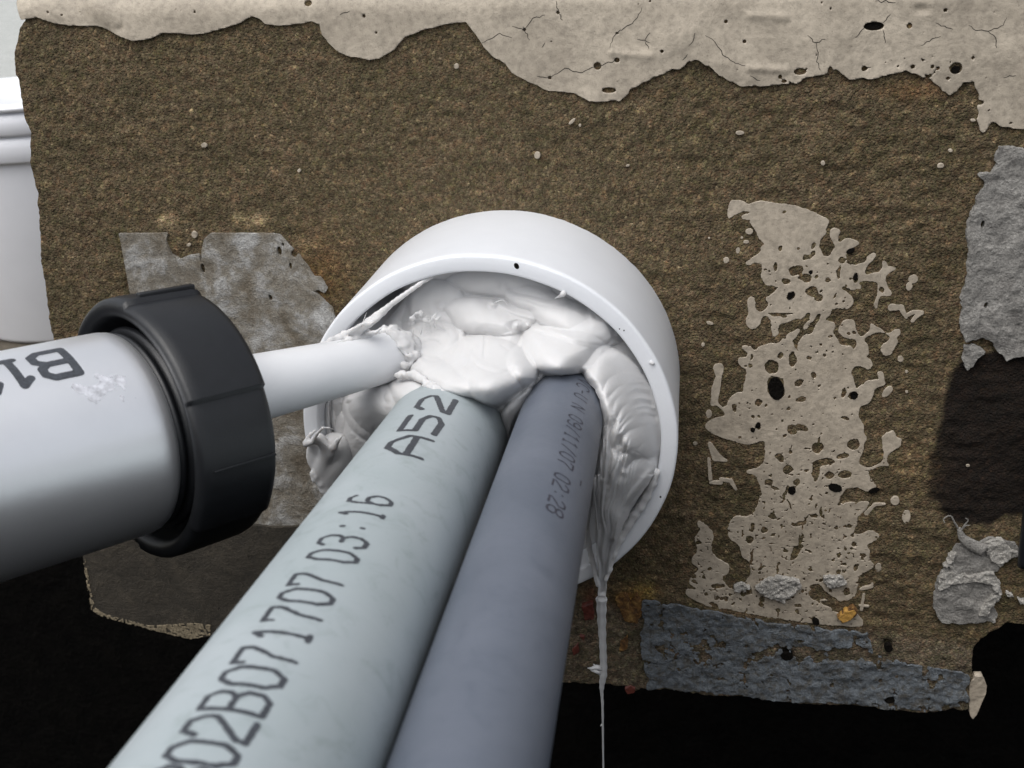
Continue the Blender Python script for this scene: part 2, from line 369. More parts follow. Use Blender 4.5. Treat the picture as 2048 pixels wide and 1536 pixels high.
# --- cream band along the top
BAND = [(28, -10), (33, 12), (45, 40), (75, 35), (110, 47), (160, 52), (187, 51), (205, 53), (235, 68), (272, 82), (300, 78), (325, 66), (350, 65), (385, 68), (410, 67), (440, 58), (480, 45), (505, 32), (520, 38), (530, 48), (560, 52), (600, 47), (625, 43), (640, 48), (645, 70), (660, 88), (680, 105), (700, 113), (740, 119), (760, 117), (790, 98), (810, 75), (850, 58), (900, 47), (932, 44), (945, 60), (965, 90), (990, 115), (1010, 127), (1024, 145), (1060, 165), (1100, 182), (1150, 185), (1180, 203), (1210, 200), (1240, 200), (1262, 178), (1280, 172), (1300, 155), (1330, 150), (1345, 137), (1360, 143), (1375, 125), (1390, 120), (1405, 122), (1430, 145), (1470, 168), (1520, 174), (1570, 170), (1610, 158), (1640, 148), (1670, 140), (1700, 158), (1740, 158), (1762, 152), (1790, 148), (1810, 140), (1830, 148), (1860, 158), (1870, 170), (1900, 190), (1915, 182), (1922, 162), (1950, 162), (1955, 190), (1958, 225), (1950, 240), (1965, 262), (1985, 245), (2010, 252), (2048, 258), (2200, 262), (2560, 275)]
b2 = px2w(BAND); band_poly = np.vstack([b2, [[XR-.6, b2[-1, 1]-1]], [[XR-.6, ZT-1.5]], [[b2[0, 0], ZT-1.5]]])
BH = [(615, 6, 8, 7), (390, 24, 3, 3), (728, 32, 4, 4), (753, 65, 3, 3), (124, 30, 3, 3), (97, 25, 3, 3), (1049, 59, 4, 4), (1116, 25, 4, 4), (1234, 66, 4, 3), (1452, 43, 4, 4), (1489, 83, 4, 4), (1324, 102, 4, 4), (1195, 132, 8, 8), (1234, 120, 6, 5), (1100, 155, 4, 4), (1218, 180, 15, 6), (1747, 52, 21, 9), (1890, 20, 5, 4), (1818, 51, 6, 6), (1600, 143, 13, 7), (1728, 137, 6, 6), (1825, 133, 5, 5), (1875, 136, 4, 4), (1911, 136, 13, 12), (1945, 115, 4, 4), (1845, 120, 3, 3), (1795, 132, 3, 3), (1560, 153, 4, 5), (1568, 162, 6, 4), (1660, 140, 5, 8), (352, 20, 2, 2), (362, 21, 2, 2), (1977, 220, 3, 3), (1960, 205, 8, 5), (1940, 216, 7, 5), (2020, 245, 4, 3), (1300, 2, 3, 3), (1661, 17, 3, 3)]
def ell_holes(P, holes, cap=None):
    d = np.full(len(P), 9.0)
    for h in holes:
        w = px2w([(h[0], h[1]), (h[0]+h[2], h[1]), (h[0], h[1]+h[3])]); rx = abs(w[1, 0]-w[0, 0]); rz = abs(w[2, 1]-w[0, 1])
        a = math.radians(-h[4]) if len(h) > 4 else 0
        q = P-w[0]; u = q[:, 0]*math.cos(a)+q[:, 1]*math.sin(a); v = -q[:, 0]*math.sin(a)+q[:, 1]*math.cos(a)
        k = np.hypot(u/rx, v/rz); d = np.minimum(d, (k-1)*min(rx, rz))
    return d
def dots(n, box, rmin, rmax, seed):
    r = np.random.RandomState(seed)
    return [(r.uniform(box[0], box[2]), r.uniform(box[1], box[3]), q, q*r.uniform(.7, 1.2)) for q in rmin+(rmax-rmin)*r.rand(n)**3]
BH2 = BH+dots(26, (1100, 5, 2040, 170), 1.6, 3.2, 5)+dots(16, (1700, 110, 1900, 165), 1.8, 5, 6)
def f_band(x, z):
    P = np.stack([x, z], -1); d = polysd(P, band_poly); px, py = proj(np.stack([x, 0*x, z], -1))
    rag = np.where(px > 1180, 1.0, .35)
    d = d+(.5*n2(x, z, 2.2, 51)*rag+.3*n2(x, z, 1.0, 52)*rag)*np.exp(-np.abs(d)/2.5)
    return np.minimum(d, ell_holes(P, BH2))
def t_band(x, z):
    px, py = proj(np.stack([x, 0*x, z], -1))
    t = .85+broad(x, z)+.45*fbm2(x, z, 22, 3, 91)+.05*n2(x, z, 1.2, 92)
    for q, w, a in (([(140, 10), (210, 60)], 26, -.9), ([(210, 20), (260, 75)], 30, 1.0), ([(1225, 104), (1300, 112)], 8, .5), ([(1500, 135), (1570, 140)], 7, .55), ([(1340, 80), (1400, 60), (1440, 120), (1500, 150)], 34, .8), ([(1500, 30), (1570, 32)], 9, .5)):
        w2 = px2w(q); dd = linesd(np.stack([x, z], -1), w2); t = t+a*np.exp(-(dd/(w*.15))**2)
    t = t-1.2*pxgauss(px, py, 1842, 18, 14, 9)+.5*pxgauss(px, py, 1842, 18, 26, 17)-.7*pxgauss(px, py, 245, 56, 7, 7)
    return t
bz = px2w([(1958, 270)])[0, 1]-3
band, _ = film('cream_paint_band', f_band, (b2[:, 0].min()-1, bz, XR, ZT-1), .5, t_band, 1.2, M_CREAM, wall)

# --- hairline cracks in the band
def ribbon(pts_px, wpx, topf, extra, V, Fc):
    w = px2w(pts_px); n = len(w)
    r = np.random.RandomState(int(abs(w[0, 0]*97+w[0, 1]*13)) % 9999)
    P = [w[0]]
    for k in range(n-1):
        m_ = max(2, int(np.linalg.norm(w[k+1]-w[k])/.8))
        for t in range(1, m_+1): P.append(w[k]+(w[k+1]-w[k])*t/m_+(r.randn(2)*.16 if t < m_ else 0))
    P = np.array(P); T = np.gradient(P, axis=0); T /= np.linalg.norm(T, axis=1)[:, None]+1e-9; Nn = np.stack([-T[:, 1], T[:, 0]], -1)
    hw = wpx*.155*.5*(.35+.65*np.sin(np.linspace(.15, math.pi*.9, len(P))))[:, None]
    A, B = P+Nn*hw, P-Nn*hw; b0 = len(V)
    pa = place(A[:, 0], A[:, 1], topf(A[:, 0], A[:, 1])+extra); pb = place(B[:, 0], B[:, 1], topf(B[:, 0], B[:, 1])+extra)
    V.extend(np.r_[pa, pb].tolist()); q = len(P)
    Fc.extend([[b0+i, b0+i+1, b0+q+i+1, b0+q+i] for i in range(q-1)])
CR = [[(1024, 52), (1049, 59), (1060, 80)], [(1049, 59), (1066, 36), (1090, 30)], [(1116, 25), (1112, 2)], [(1116, 25), (1125, 40)], [(1220, 95), (1226, 75), (1234, 66), (1258, 50), (1275, 35), (1284, 15)], [(1090, 85), (1084, 95)],
      [(1300, 85), (1290, 80), (1275, 78)], [(1290, 80), (1300, 65)], [(1290, 82), (1298, 97)], [(1378, 90), (1388, 75), (1390, 65)], [(1410, 70), (1425, 78), (1435, 92), (1450, 112), (1470, 125), (1490, 130)], [(1100, 155), (1130, 136), (1160, 145), (1195, 132)], [(1195, 132), (1234, 120)], [(1100, 155), (1075, 152)],
      [(1710, 75), (1728, 55)], [(1765, 45), (1780, 28)], [(1765, 60), (1770, 85)], [(1632, 85), (1636, 105), (1634, 118), (1640, 140)], [(1615, 70), (1632, 85), (1650, 78)], [(1936, 50), (1950, 60), (1975, 62), (2005, 50), (2012, 35)], [(1975, 62), (1990, 75), (1992, 95)], [(1750, 2), (1790, 5)],
      [(1500, 150), (1520, 160)], [(965, 85), (1000, 66), (1024, 75)], [(680, 30), (700, 22)], [(1375, 108), (1365, 120)], [(1870, 45), (1905, 58)], [(2005, 155), (2030, 150)], [(1840, 90), (1870, 75), (1880, 72)]]
V_, F_ = [], []
for c in CR: ribbon(c, 1.5, t_band, .03, V_, F_)
crk = mesh_obj('hairline_cracks', V_, F_, M_CRACK, wall)

# --- peeling patch
A_ = lambda L: [(1360+x/4.042, 380+y/4.042) for x, y in L]
B_ = lambda L: [(1360+x/2.954, 740+y/2.954) for x, y in L]
PEEL = A_([(400, 80), (500, 85), (560, 120), (600, 90), (700, 95), (850, 115), (960, 135), (1050, 165), (1150, 210), (1205, 245), (1190, 290), (1170, 320), (1185, 355), (1140, 385), (1125, 420), (1120, 460), (1145, 500), (1155, 540), (1200, 540), (1240, 490), (1255, 450), (1225, 400), (1210, 330), (1250, 300), (1295, 330), (1280, 370), (1270, 410), (1300, 425), (1335, 390), (1390, 395), (1450, 425), (1420, 450), (1370, 480), (1340, 515), (1350, 560), (1340, 600), (1440, 605), (1490, 590), (1520, 540), (1560, 505), (1588, 520), (1560, 560), (1520, 600), (1490, 650), (1500, 690), (1550, 680), (1620, 660), (1650, 620), (1635, 580), (1660, 570), (1680, 615), (1745, 625), (1740, 645), (1690, 665), (1655, 690), (1660, 730), (1680, 790), (1710, 830), (1700, 855), (1650, 850), (1615, 850), (1600, 900), (1600, 950), (1575, 955), (1570, 930), (1595, 870), (1605, 800), (1600, 750), (1560, 735), (1480, 735), (1440, 745), (1470, 795), (1430, 790), (1390, 810), (1365, 800), (1330, 770), (1300, 785), (1310, 810), (1350, 830), (1400, 870), (1405, 920), (1350, 965), (1280, 950), (1220, 960), (1215, 1000), (1170, 1040), (1190, 1065), (1250, 1075), (1255, 1110), (1230, 1150), (1270, 1200), (1290, 1260), (1330, 1265), (1385, 1265), (1400, 1300), (1430, 1260), (1430, 1210), (1370, 1200), (1330, 1190), (1280, 1150), (1290, 1100), (1340, 1050), (1410, 1050), (1420, 1120), (1450, 1180), (1480, 1190), (1540, 1140), (1540, 1080), (1570, 1090), (1620, 1130), (1690, 1170), (1740, 1125), (1780, 1130), (1780, 1160), (1745, 1200), (1765, 1230), (1730, 1280), (1705, 1340), (1640, 1335), (1620, 1290), (1640, 1250), (1690, 1220), (1700, 1180), (1640, 1150), (1590, 1150), (1520, 1180), (1480, 1210), (1520, 1260), (1525, 1330), (1495, 1345), (1550, 1385), (1555, 1430), (1520, 1450), (1450, 1420), (1400, 1430), (1380, 1480), (1400, 1520)]) + \
    B_([(1030, 80), (1040, 120), (1080, 85), (1130, 65), (1180, 60), (1165, 15), (1200, 10), (1205, 50), (1215, 85), (1150, 110), (1140, 150), (1120, 200), (1060, 215), (1050, 280), (1085, 320), (1085, 380), (1105, 405), (1080, 440), (1085, 480), (1050, 530), (1060, 560), (1110, 580), (1200, 540), (1205, 480), (1195, 430), (1195, 390), (1260, 355), (1275, 400), (1310, 405), (1300, 450), (1240, 480), (1215, 530), (1240, 565), (1190, 560), (1105, 595), (1130, 650), (1165, 685), (1120, 715), (1060, 690), (1000, 685), (960, 720), (930, 790), (1020, 775), (1120, 770), (1100, 820), (1040, 860), (1050, 900), (1010, 960), (1050, 970), (1120, 940), (1180, 970), (1150, 1000), (1095, 1030), (1120, 1060), (1115, 1110), (1150, 1150), (1110, 1180), (1050, 1210), (1045, 1290), (1030, 1340), (960, 1365), (900, 1330), (850, 1290), (820, 1250), (740, 1310), (790, 1365), (870, 1345), (880, 1400), (940, 1440), (1040, 1420), (1080, 1480), (1080, 1510), (1000, 1510), (850, 1500), (700, 1480), (560, 1460), (440, 1440), (340, 1420), (280, 1400), (200, 1400), (150, 1380), (20, 1320), (60, 1270), (60, 1220), (120, 1170), (60, 1120), (110, 1060), (80, 1000), (120, 950), (100, 880), (150, 900), (200, 960), (180, 1060), (230, 1120), (290, 1140), (290, 1190), (240, 1220), (300, 1300), (380, 1260), (420, 1200), (410, 1120), (370, 1100), (350, 1020), (290, 990), (280, 930), (300, 880), (340, 850), (380, 870), (440, 840), (465, 780), (485, 720), (470, 670), (440, 610), (380, 600), (490, 560), (505, 480), (500, 410), (460, 420), (400, 440), (270, 400), (210, 380), (150, 340), (150, 310), (210, 280), (280, 260), (220, 200), (180, 210), (185, 130), (205, 50)]) + \
    A_([(290, 1500), (260, 1430), (300, 1395), (355, 1410), (345, 1470), (330, 1536)]) + B_([(240, 60), (235, 110), (220, 190), (260, 225), (300, 160), (340, 125), (380, 130), (375, 80), (395, 40)]) + \
    A_([(530, 1536), (540, 1450), (470, 1400), (470, 1350), (540, 1350), (550, 1310), (500, 1280), (520, 1255), (570, 1265), (610, 1300), (640, 1260), (720, 1240), (800, 1240), (840, 1190), (880, 1160), (960, 1120), (970, 1130), (930, 1190), (900, 1220), (930, 1290), (1000, 1330), (950, 1290), (960, 1230), (1010, 1170), (1060, 1170), (1090, 1120), (1130, 1050), (1150, 1000), (1100, 1000), (1080, 1060), (1010, 1130), (990, 1120), (1040, 1040), (1010, 1060), (950, 1030), (900, 1060), (800, 1080), (790, 1140), (800, 1150), (760, 1190), (740, 1150), (740, 1070), (710, 1010), (660, 1020), (650, 1080), (600, 1120), (550, 1110), (530, 1040), (560, 990), (540, 890), (570, 860), (605, 870), (610, 960), (650, 990), (700, 960), (720, 910), (690, 880), (740, 850), (790, 790), (760, 770), (700, 770), (650, 700), (670, 630), (660, 590), (600, 580), (560, 605), (530, 590), (560, 560), (620, 530), (650, 500), (650, 460), (690, 435), (630, 380), (600, 300), (560, 250), (590, 235), (520, 240), (490, 215), (530, 190), (580, 180), (530, 160), (450, 190), (395, 225), (390, 190)])
ah = lambda L: [(1360+h[0]/4.042, 380+h[1]/4.042, h[2]/4.042, h[3]/4.042)+tuple(h[4:]) for h in L]
bh = lambda L: [(1360+h[0]/2.954, 740+h[1]/2.954, h[2]/2.954, h[3]/2.954)+tuple(h[4:]) for h in L]
PH = ah([(840, 178, 16, 14), (812, 472, 20, 22), (964, 465, 13, 14), (770, 620, 16, 38), (1055, 660, 15, 18), (1100, 700, 15, 15), (1197, 727, 24, 22), (1310, 568, 28, 28), (1282, 665, 13, 62), (1420, 715, 22, 42), (1635, 805, 20, 28), (940, 650, 60, 42), (1010, 710, 52, 36), (860, 735, 38, 22), (1070, 825, 60, 42, 25), (1120, 870, 30, 34), (895, 850, 30, 40, 30), (1045, 525, 60, 24, -25), (1080, 450, 24, 26), (810, 1335, 24, 24), (572, 1412, 16, 16), (536, 1417, 12, 12), (1080, 1495, 24, 22), (740, 1430, 60, 55), (910, 1370, 32, 60), (1140, 1255, 11, 12), (1237, 1265, 8, 8), (1318, 1327, 9, 9), (1185, 1303, 10, 10), (1237, 1307, 9, 9), (1117, 1308, 8, 8), (1040, 1362, 20, 14), (1365, 1165, 18, 13), (1412, 1155, 12, 12), (1215, 1180, 18, 14), (1195, 595, 9, 9), (1017, 613, 9, 9), (998, 595, 6, 6), (1113, 660, 8, 8), (785, 787, 8, 8), (880, 957, 8, 8), (1803, 963, 9, 9), (1380, 720, 14, 9), (1375, 495, 40, 22, -20), (790, 1010, 75, 16, 8), (1015, 1045, 25, 70, 30), (932, 1452, 10, 10), (1250, 850, 10, 30, 20), (580, 1345, 7, 28, 15), (870, 1000, 50, 10)]) + \
    bh([(567, 105, 52, 72, -12), (1027, 150, 26, 26), (968, 137, 18, 28), (712, 175, 32, 16, -15), (463, 190, 22, 20), (317, 223, 14, 24), (645, 232, 12, 12), (428, 270, 11, 11), (463, 273, 11, 11), (460, 323, 16, 20, 20), (430, 348, 16, 16), (660, 350, 30, 34), (715, 342, 42, 18, 15), (975, 283, 30, 13, 15), (812, 460, 38, 34), (822, 415, 6, 25), (750, 463, 18, 7), (1025, 440, 34, 36, -30), (590, 515, 22, 30, -30), (635, 583, 30, 28), (745, 592, 16, 12), (800, 600, 24, 56), (850, 545, 66, 22, -10), (960, 510, 42, 16, -15), (885, 622, 30, 19), (975, 615, 38, 24, -10), (525, 657, 28, 18), (688, 657, 18, 22), (660, 705, 24, 26), (915, 690, 44, 24, 20), (545, 857, 20, 20), (495, 940, 24, 22), (413, 995, 24, 24), (998, 915, 16, 16), (1030, 1027, 16, 16), (937, 1090, 15, 16), (1080, 1092, 15, 14), (685, 1070, 24, 56, 25), (715, 990, 12, 40, 20), (710, 900, 44, 14, -20), (790, 855, 30, 12, 10), (830, 830, 10, 30), (935, 1190, 12, 16), (1040, 1160, 13, 26, 25), (963, 1140, 16, 9), (980, 1305, 18, 26), (622, 1060, 14, 12), (655, 482, 12, 10), (617, 388, 12, 14), (865, 725, 11, 11), (900, 1120, 12, 10), (825, 95, 11, 10), (790, 28, 16, 16), (705, 75, 30, 20, -40), (800, 1470, 26, 16, 20), (885, 1300, 12, 10), (800, 1275, 34, 20), (725, 1300, 12, 12), (890, 1380, 60, 16, 15), (220, 1270, 40, 16), (400, 1300, 22, 30), (620, 730, 8, 60, 15), (560, 690, 30, 9, 30), (650, 790, 6, 40, -25), (425, 925, 12, 30), (420, 1100, 10, 50, 10), (575, 1170, 6, 40), (480, 1160, 30, 8, -30)]) + \
    dots(110, (1450, 540, 1700, 760), .9, 3.2, 8)+dots(150, (1470, 760, 1720, 1010), .9, 3.4, 9)+dots(170, (1480, 1000, 1740, 1180), .9, 4, 10)+dots(90, (1380, 1150, 1720, 1240), 1.5, 6, 12)+dots(40, (1380, 1040, 1480, 1200), 1.5, 6, 13)
ISL = ah([(560, 332, 30, 24), (373, 563, 24, 24), (535, 418, 24, 14), (500, 385, 10, 8), (1885, 720, 40, 34), (1852, 780, 26, 34), (1785, 1368, 24, 24), (235, 385, 12, 9), (240, 1073, 32, 12, 20), (187, 1245, 14, 16), (1030, 510, 28, 14)])+bh([(1225, 130, 22, 38, 35), (1340, 12, 9, 9), (1340, 130, 9, 9), (1335, 860, 24, 38), (170, 255, 18, 24), (1270, 770, 26, 26), (1170, 1160, 18, 26), (90, 430, 14, 10), (1110, 75, 26, 10, -30)])+[(1900, 300, 4, 3), (1476, 500, 4, 6), (391, 468, 5, 7), (380, 488, 4, 3), (1532, 1322, 6, 4), (1700, 1330, 7, 4), (1735, 1322, 4, 3), (1742, 1327, 12, 2), (1388, 1349, 5, 4), (1520, 1330, 5, 4), (1935, 930, 4, 3)]
ISLINE = [(A_([(1710, 950), (1790, 950), (1812, 1000), (1830, 1030)]), [30, 22, 18, 14], 4.042), (A_([(1830, 1020), (1890, 990), (1960, 990)]), [14, 18, 12], 4.042), (A_([(1880, 1060), (1915, 1020), (1960, 1000)]), [14, 18, 12], 4.042),
          (B_([(175, 430), (215, 510), (270, 530)]), [12, 30, 10], 2.954), (B_([(170, 520), (180, 640)]), [10, 12], 2.954), (B_([(240, 640), (300, 650), (330, 700)]), [10, 14, 8], 2.954), (B_([(180, 660), (240, 660)]), [8, 14], 2.954),
          (B_([(1065, 1290), (1130, 1275), (1135, 1260)]), [9, 12, 6], 2.954), (B_([(1085, 1320), (1070, 1410)]), [8, 10], 2.954), (B_([(1060, 1385), (1110, 1390)]), [6, 9], 2.954), (B_([(1100, 840), (1150, 790), (1210, 790)]), [14, 9, 6], 2.954)]
def chaikin(p, n=1):
    p = np.asarray(p, float)
    for _ in range(n):
        q = np.roll(p, -1, 0); p = np.stack([.78*p+.22*q, .22*p+.78*q], 1).reshape(-1, 2)
    return p
pl = chaikin(px2w(PEEL), 2)
def f_peel(x, z):
    P = np.stack([x, z], -1); d = polysd(P, pl)+.12
    low = np.clip((-20-z)/25, 0, 1); d = d+.16*n2(x, z, 1.3, 61)+.12*n2(x, z, .6, 62)+low*(.35*fbm2(x, z, 2.2, 3, 67))*np.exp(-np.abs(d)/1.2)
    d = d+.30*np.minimum(0, n2(x, z, .9, 69)+.15)*np.exp(-np.abs(d)/.8)
    Pw = P+np.stack([.38*n2(x, z, 1.6, 71)+.15*n2(x, z, .7, 73), .38*n2(x, z, 1.6, 72)+.15*n2(x, z, .7, 74)], -1)
    d = np.minimum(d, ell_holes(Pw, PH)+.10*n2(x, z, .6, 63))
    d = np.maximum(d, -(ell_holes(P, ISL)+.08*n2(x, z, .7, 64)))
    d = np.minimum(d, np.where(low > .02, (n2(x, z, .75, 68)+.80-.16*low)*.6, 9))
    for pts, r, s in ISLINE: d = np.maximum(d, -linesd(P, px2w(pts), [q/s*.155 for q in r])+.1*n2(x, z, .7, 65))
    return d
def t_peel(x, z): return .32+broad(x, z)+.10*n2(x, z, 4, 71)+.04*n2(x, z, 1.1, 72)
pb = px2w([(1360, 380), (1860, 1270)])
x0, x1 = min(pb[:, 0])-3, max(pb[:, 0])+12; z0_, z1_ = min(pb[:, 1])-3, max(pb[:, 1])+1
x0 = px2w([(1360, 1270)])[0, 0]-2
peel, _ = film('peeling_paint_patch', f_peel, (x0, z0_, x1, z1_), .26, t_peel, .8, M_PEEL, wall)

xl = W(-10, 300, 0)[0]
render_face, _ = film('render_face', f_wall, (min(xl, wo2[:, 0].min())-4, W(1024, 1450, 0)[2]-6, XR+1, ZT-.5), .62, t_wall, 0, M_RENDER, wall, color=c_wall, back=70.0)


# a few scattered paint crumbs elsewhere on the render
CRUMB = [(391, 468, 5, 7), (380, 488, 4, 3), (1900, 300, 4, 3), (1075, 310, 6, 7), (1160, 250, 3, 3), (1480, 265, 9, 4), (1645, 325, 4, 5), (913, 132, 5, 5), (410, 290, 5, 5), (1235, 160, 2, 2), (1145, 242, 8, 3, -40), (1880, 330, 7, 5), (1945, 240, 5, 3), (1255, 330, 4, 2), (600, 340, 3, 3)]
cr, _ = film('paint_crumbs', lambda x, z: -ell_holes(np.stack([x, z], -1), CRUMB)+.12*n2(x, z, .7, 3), (px2w([(370, 500)])[0, 0]-2, px2w([(1024, 510)])[0, 1]-2, px2w([(1960, 100)])[0, 0]+3, px2w([(1024, 100)])[0, 1]+2), .33, lambda x, z: 1.0+relief(x, z)*.3+broad(x, z)*.7, 1.2, M_PEEL, wall)

def polyfilm(name, polys, mats, topoff, rough=.4, rsc=2.0, step=.4, rel=.5, thick=1.5, holes=None, amp=.3, asc=3, seed=5, holenoise=None):
    ps = [px2w(p) for p in polys]; al = np.vstack(ps)
    def f(x, z):
        P = np.stack([x, z], -1); d = np.max([polysd(P, p) for p in ps], axis=0)+rough*fbm2(x, z, rsc, 3, seed)
        if holes: d = np.minimum(d, ell_holes(P, holes))
        if holenoise: d = np.minimum(d, holenoise(x, z))
        return d
    def t(x, z):
        r = broad(x, z)*.8+rel*relief(x, z)*.5+topoff+amp*fbm2(x, z, asc, 4, seed+3)
        return r
    o, _ = film(name, f, (al[:, 0].min()-2, al[:, 1].min()-2, al[:, 0].max()+2, al[:, 1].max()+2), step, t, thick, mats, wall); return o

Cz = lambda L, s, ox, oy: [(ox+x/s, oy+y/s) for x, y in L]
TAPE = Cz([(155, 250), (525, 248), (520, 310), (560, 410), (620, 450), (700, 415), (770, 405), (790, 500), (790, 380), (810, 290), (860, 248), (1340, 250), (1385, 260), (1450, 330), (1530, 410), (1600, 500), (1650, 580), (1700, 580), (1755, 670), (1735, 705), (1690, 680), (1650, 690), (1720, 750), (1790, 820), (1815, 900)], 3.84, 200, 400)+[(690, 700), (700, 1000), (690, 1045), (600, 1062), (520, 1070), (300, 1060), (290, 1000), (300, 850), (275, 700), (262, 590)]
tape = polyfilm('flashing_tape_residue', [TAPE], M_TAPE, 1.0, rough=.12, rsc=1.5, step=.42, rel=.7, thick=2.0, amp=.5, asc=7, seed=9,
                holes=[(561, 500, 5, 9), (590, 506, 6, 7), (583, 530, 3, 7), (568, 487, 3, 4), (543, 593, 4, 6), (408, 535, 4, 10)])
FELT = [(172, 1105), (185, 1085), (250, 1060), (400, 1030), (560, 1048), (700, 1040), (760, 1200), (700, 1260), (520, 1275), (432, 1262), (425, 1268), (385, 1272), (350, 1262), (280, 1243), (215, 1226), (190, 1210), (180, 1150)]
felt = polyfilm('shade_dark_felt_flap', [FELT], M_FELT, 2.2, rough=.10, rsc=1.5, step=.45, rel=.25, thick=3.2, amp=.35, asc=9, seed=19)
felte = polyfilm('frayed_scrim_edge', [[(172, 1104), (177, 1106), (184, 1150), (195, 1208), (215, 1222), (300, 1245), (350, 1243), (395, 1240), (425, 1245), (424, 1266), (385, 1274), (345, 1264), (280, 1246), (213, 1229), (188, 1212), (178, 1150)]], M_SCRIM, 2.35, rough=.35, rsc=.8, step=.28, rel=.2, thick=3.2, holenoise=lambda x, z: (n2(x, z, .8, 301)+.35))
R1 = Cz([(545, 100), (510, 160), (530, 200), (490, 260), (430, 255), (410, 275), (460, 310), (450, 350), (405, 400), (400, 450), (370, 510), (345, 570), (335, 620), (350, 670), (360, 720), (345, 820), (350, 880), (330, 960), (300, 1030), (325, 1090), (300, 1160), (310, 1230), (340, 1290), (440, 1270), (500, 1290), (530, 1340), (585, 1410), (640, 1380), (700, 1370), (900, 1370), (1000, 900), (1000, 300), (900, 100), (700, 110), (600, 95)], 3.07, 1820, 260)
R1b = Cz([(330, 1320), (380, 1310), (465, 1350), (400, 1400), (380, 1440), (345, 1470), (320, 1420)], 3.07, 1820, 260)
lump = polyfilm('grey_mortar_remnant', [R1, R1b], M_LUMP, 2.0, rough=.7, rsc=1.6, step=.35, thick=3.2, amp=1.0, asc=4, seed=15, holes=[(1970, 608, 4, 6), (1963, 446, 4, 8)])
R2 = Cz([(310, 280), (340, 230), (480, 240), (560, 190), (650, 190), (760, 220), (790, 290), (650, 380), (640, 420), (600, 430), (650, 560), (640, 640), (590, 680), (640, 750), (600, 800), (400, 810), (220, 810), (170, 700), (165, 590), (190, 500), (240, 420), (260, 380)], 3.657, 1820, 1020)
lump2 = polyfilm('grey_mortar_remnant', [R2], M_LUMP, 1.2, rough=.6, rsc=1.4, step=.35, thick=2.8, amp=.9, asc=3, seed=25)
R2w = [Cz([(190, 500), (240, 430), (320, 440), (420, 455), (520, 430), (600, 420), (640, 500), (650, 580), (610, 570), (590, 520), (480, 490), (380, 500), (290, 520), (200, 560)], 3.657, 1820, 1020), Cz([(540, 220), (600, 190), (660, 190), (700, 230), (780, 290), (650, 380), (590, 340), (550, 290)], 3.657, 1820, 1020),
       Cz([(575, 590), (640, 610), (590, 680), (550, 750), (480, 745), (530, 680)], 3.657, 1820, 1020), Cz([(690, 575), (750, 590), (740, 610), (700, 600)], 3.657, 1820, 1020), Cz([(775, 620), (834, 640), (834, 665), (790, 650)], 3.657, 1820, 1020), Cz([(245, 385), (300, 290), (320, 290), (300, 400)], 3.657, 1820, 1020),
       B_([(440, 1270), (520, 1215), (620, 1205), (710, 1220), (715, 1260), (660, 1310), (600, 1350), (520, 1320)]), B_([(310, 1255), (360, 1245), (420, 1265), (380, 1285), (320, 1280)]), B_([(840, 1200), (960, 1205), (975, 1240), (900, 1270), (850, 1240)])]
crust = polyfilm('white_crust_spots', R2w, M_WHITECRUST, 2.1, rough=1.1, rsc=1.1, step=.3, thick=2.4, amp=.9, asc=1.1, seed=35)
BL = [[(1290, 1192), (1370, 1206), (1450, 1220), (1500, 1232), (1580, 1242), (1660, 1252), (1735, 1256), (1745, 1300), (1860, 1325), (1934, 1345), (1932, 1395), (1915, 1408), (1850, 1411), (1750, 1404), (1600, 1397), (1500, 1386), (1400, 1380), (1300, 1368), (1285, 1300)]]
def bare_foot(x, z):
    px, py = proj(np.stack([x, 0*x, z], -1)); k = 1.0*pxgauss(px, py, 1660, 1302, 130, 14)+1.2*pxgauss(px, py, 1850, 1295, 80, 20)+.8*pxgauss(px, py, 1390, 1290, 60, 18)
    return (fbm2(x, z, 3, 4, 201)+.36-k)*2.0+.3*n2(x, z, .6, 202)
blue = polyfilm('blue_paint_strip', BL, M_BLUE, 2.5, rough=1.9, rsc=4, step=.36, rel=1.6, thick=1.0, amp=1.0, asc=9, seed=45,
                holenoise=bare_foot, holes=[(1573, 1305, 14, 9), (1777, 1392, 11, 7), (1920, 1398, 9, 5)])
tip = polyfilm('cream_paint_tip', [[(1938, 1362), (1948, 1346), (1962, 1345), (1972, 1365), (1968, 1385), (1960, 1402), (1950, 1424), (1944, 1431), (1938, 1424), (1936, 1400)]], M_PEEL, 2.0, rough=.25, rsc=1, step=.3, thick=3.0, amp=.5)
flk = polyfilm('orange_fleck', [[(1675, 1226), (1690, 1212), (1706, 1208), (1712, 1216), (1700, 1232), (1684, 1238)], [(1232, 1190), (1250, 1178), (1262, 1200), (1275, 1180), (1286, 1215), (1275, 1240), (1250, 1235)], [(1240, 1275), (1256, 1265), (1256, 1290), (1240, 1295)]], M_RUST, 2.4, rough=.7, rsc=1.4, step=.3, thick=3.0, amp=.6, asc=1.6, seed=3)
flk2 = polyfilm('orange_fleck', [[(1675, 1226), (1690, 1212), (1706, 1210), (1710, 1216), (1700, 1230), (1684, 1236)]], M_YEL, 2.7, rough=.3, rsc=1, step=.25, thick=3.0)
redf = polyfilm('red_paint_fleck', [[(1165, 1205), (1186, 1200), (1190, 1230), (1172, 1232)], [(1160, 1262), (1172, 1264), (1168, 1272)], [(1146, 1290), (1158, 1276), (1160, 1295), (1148, 1302)], [(1250, 1368), (1262, 1363), (1272, 1368), (1268, 1377), (1256, 1378)]], M_RED, 2.8, rough=.4, rsc=1.2, step=.28, thick=3.2)
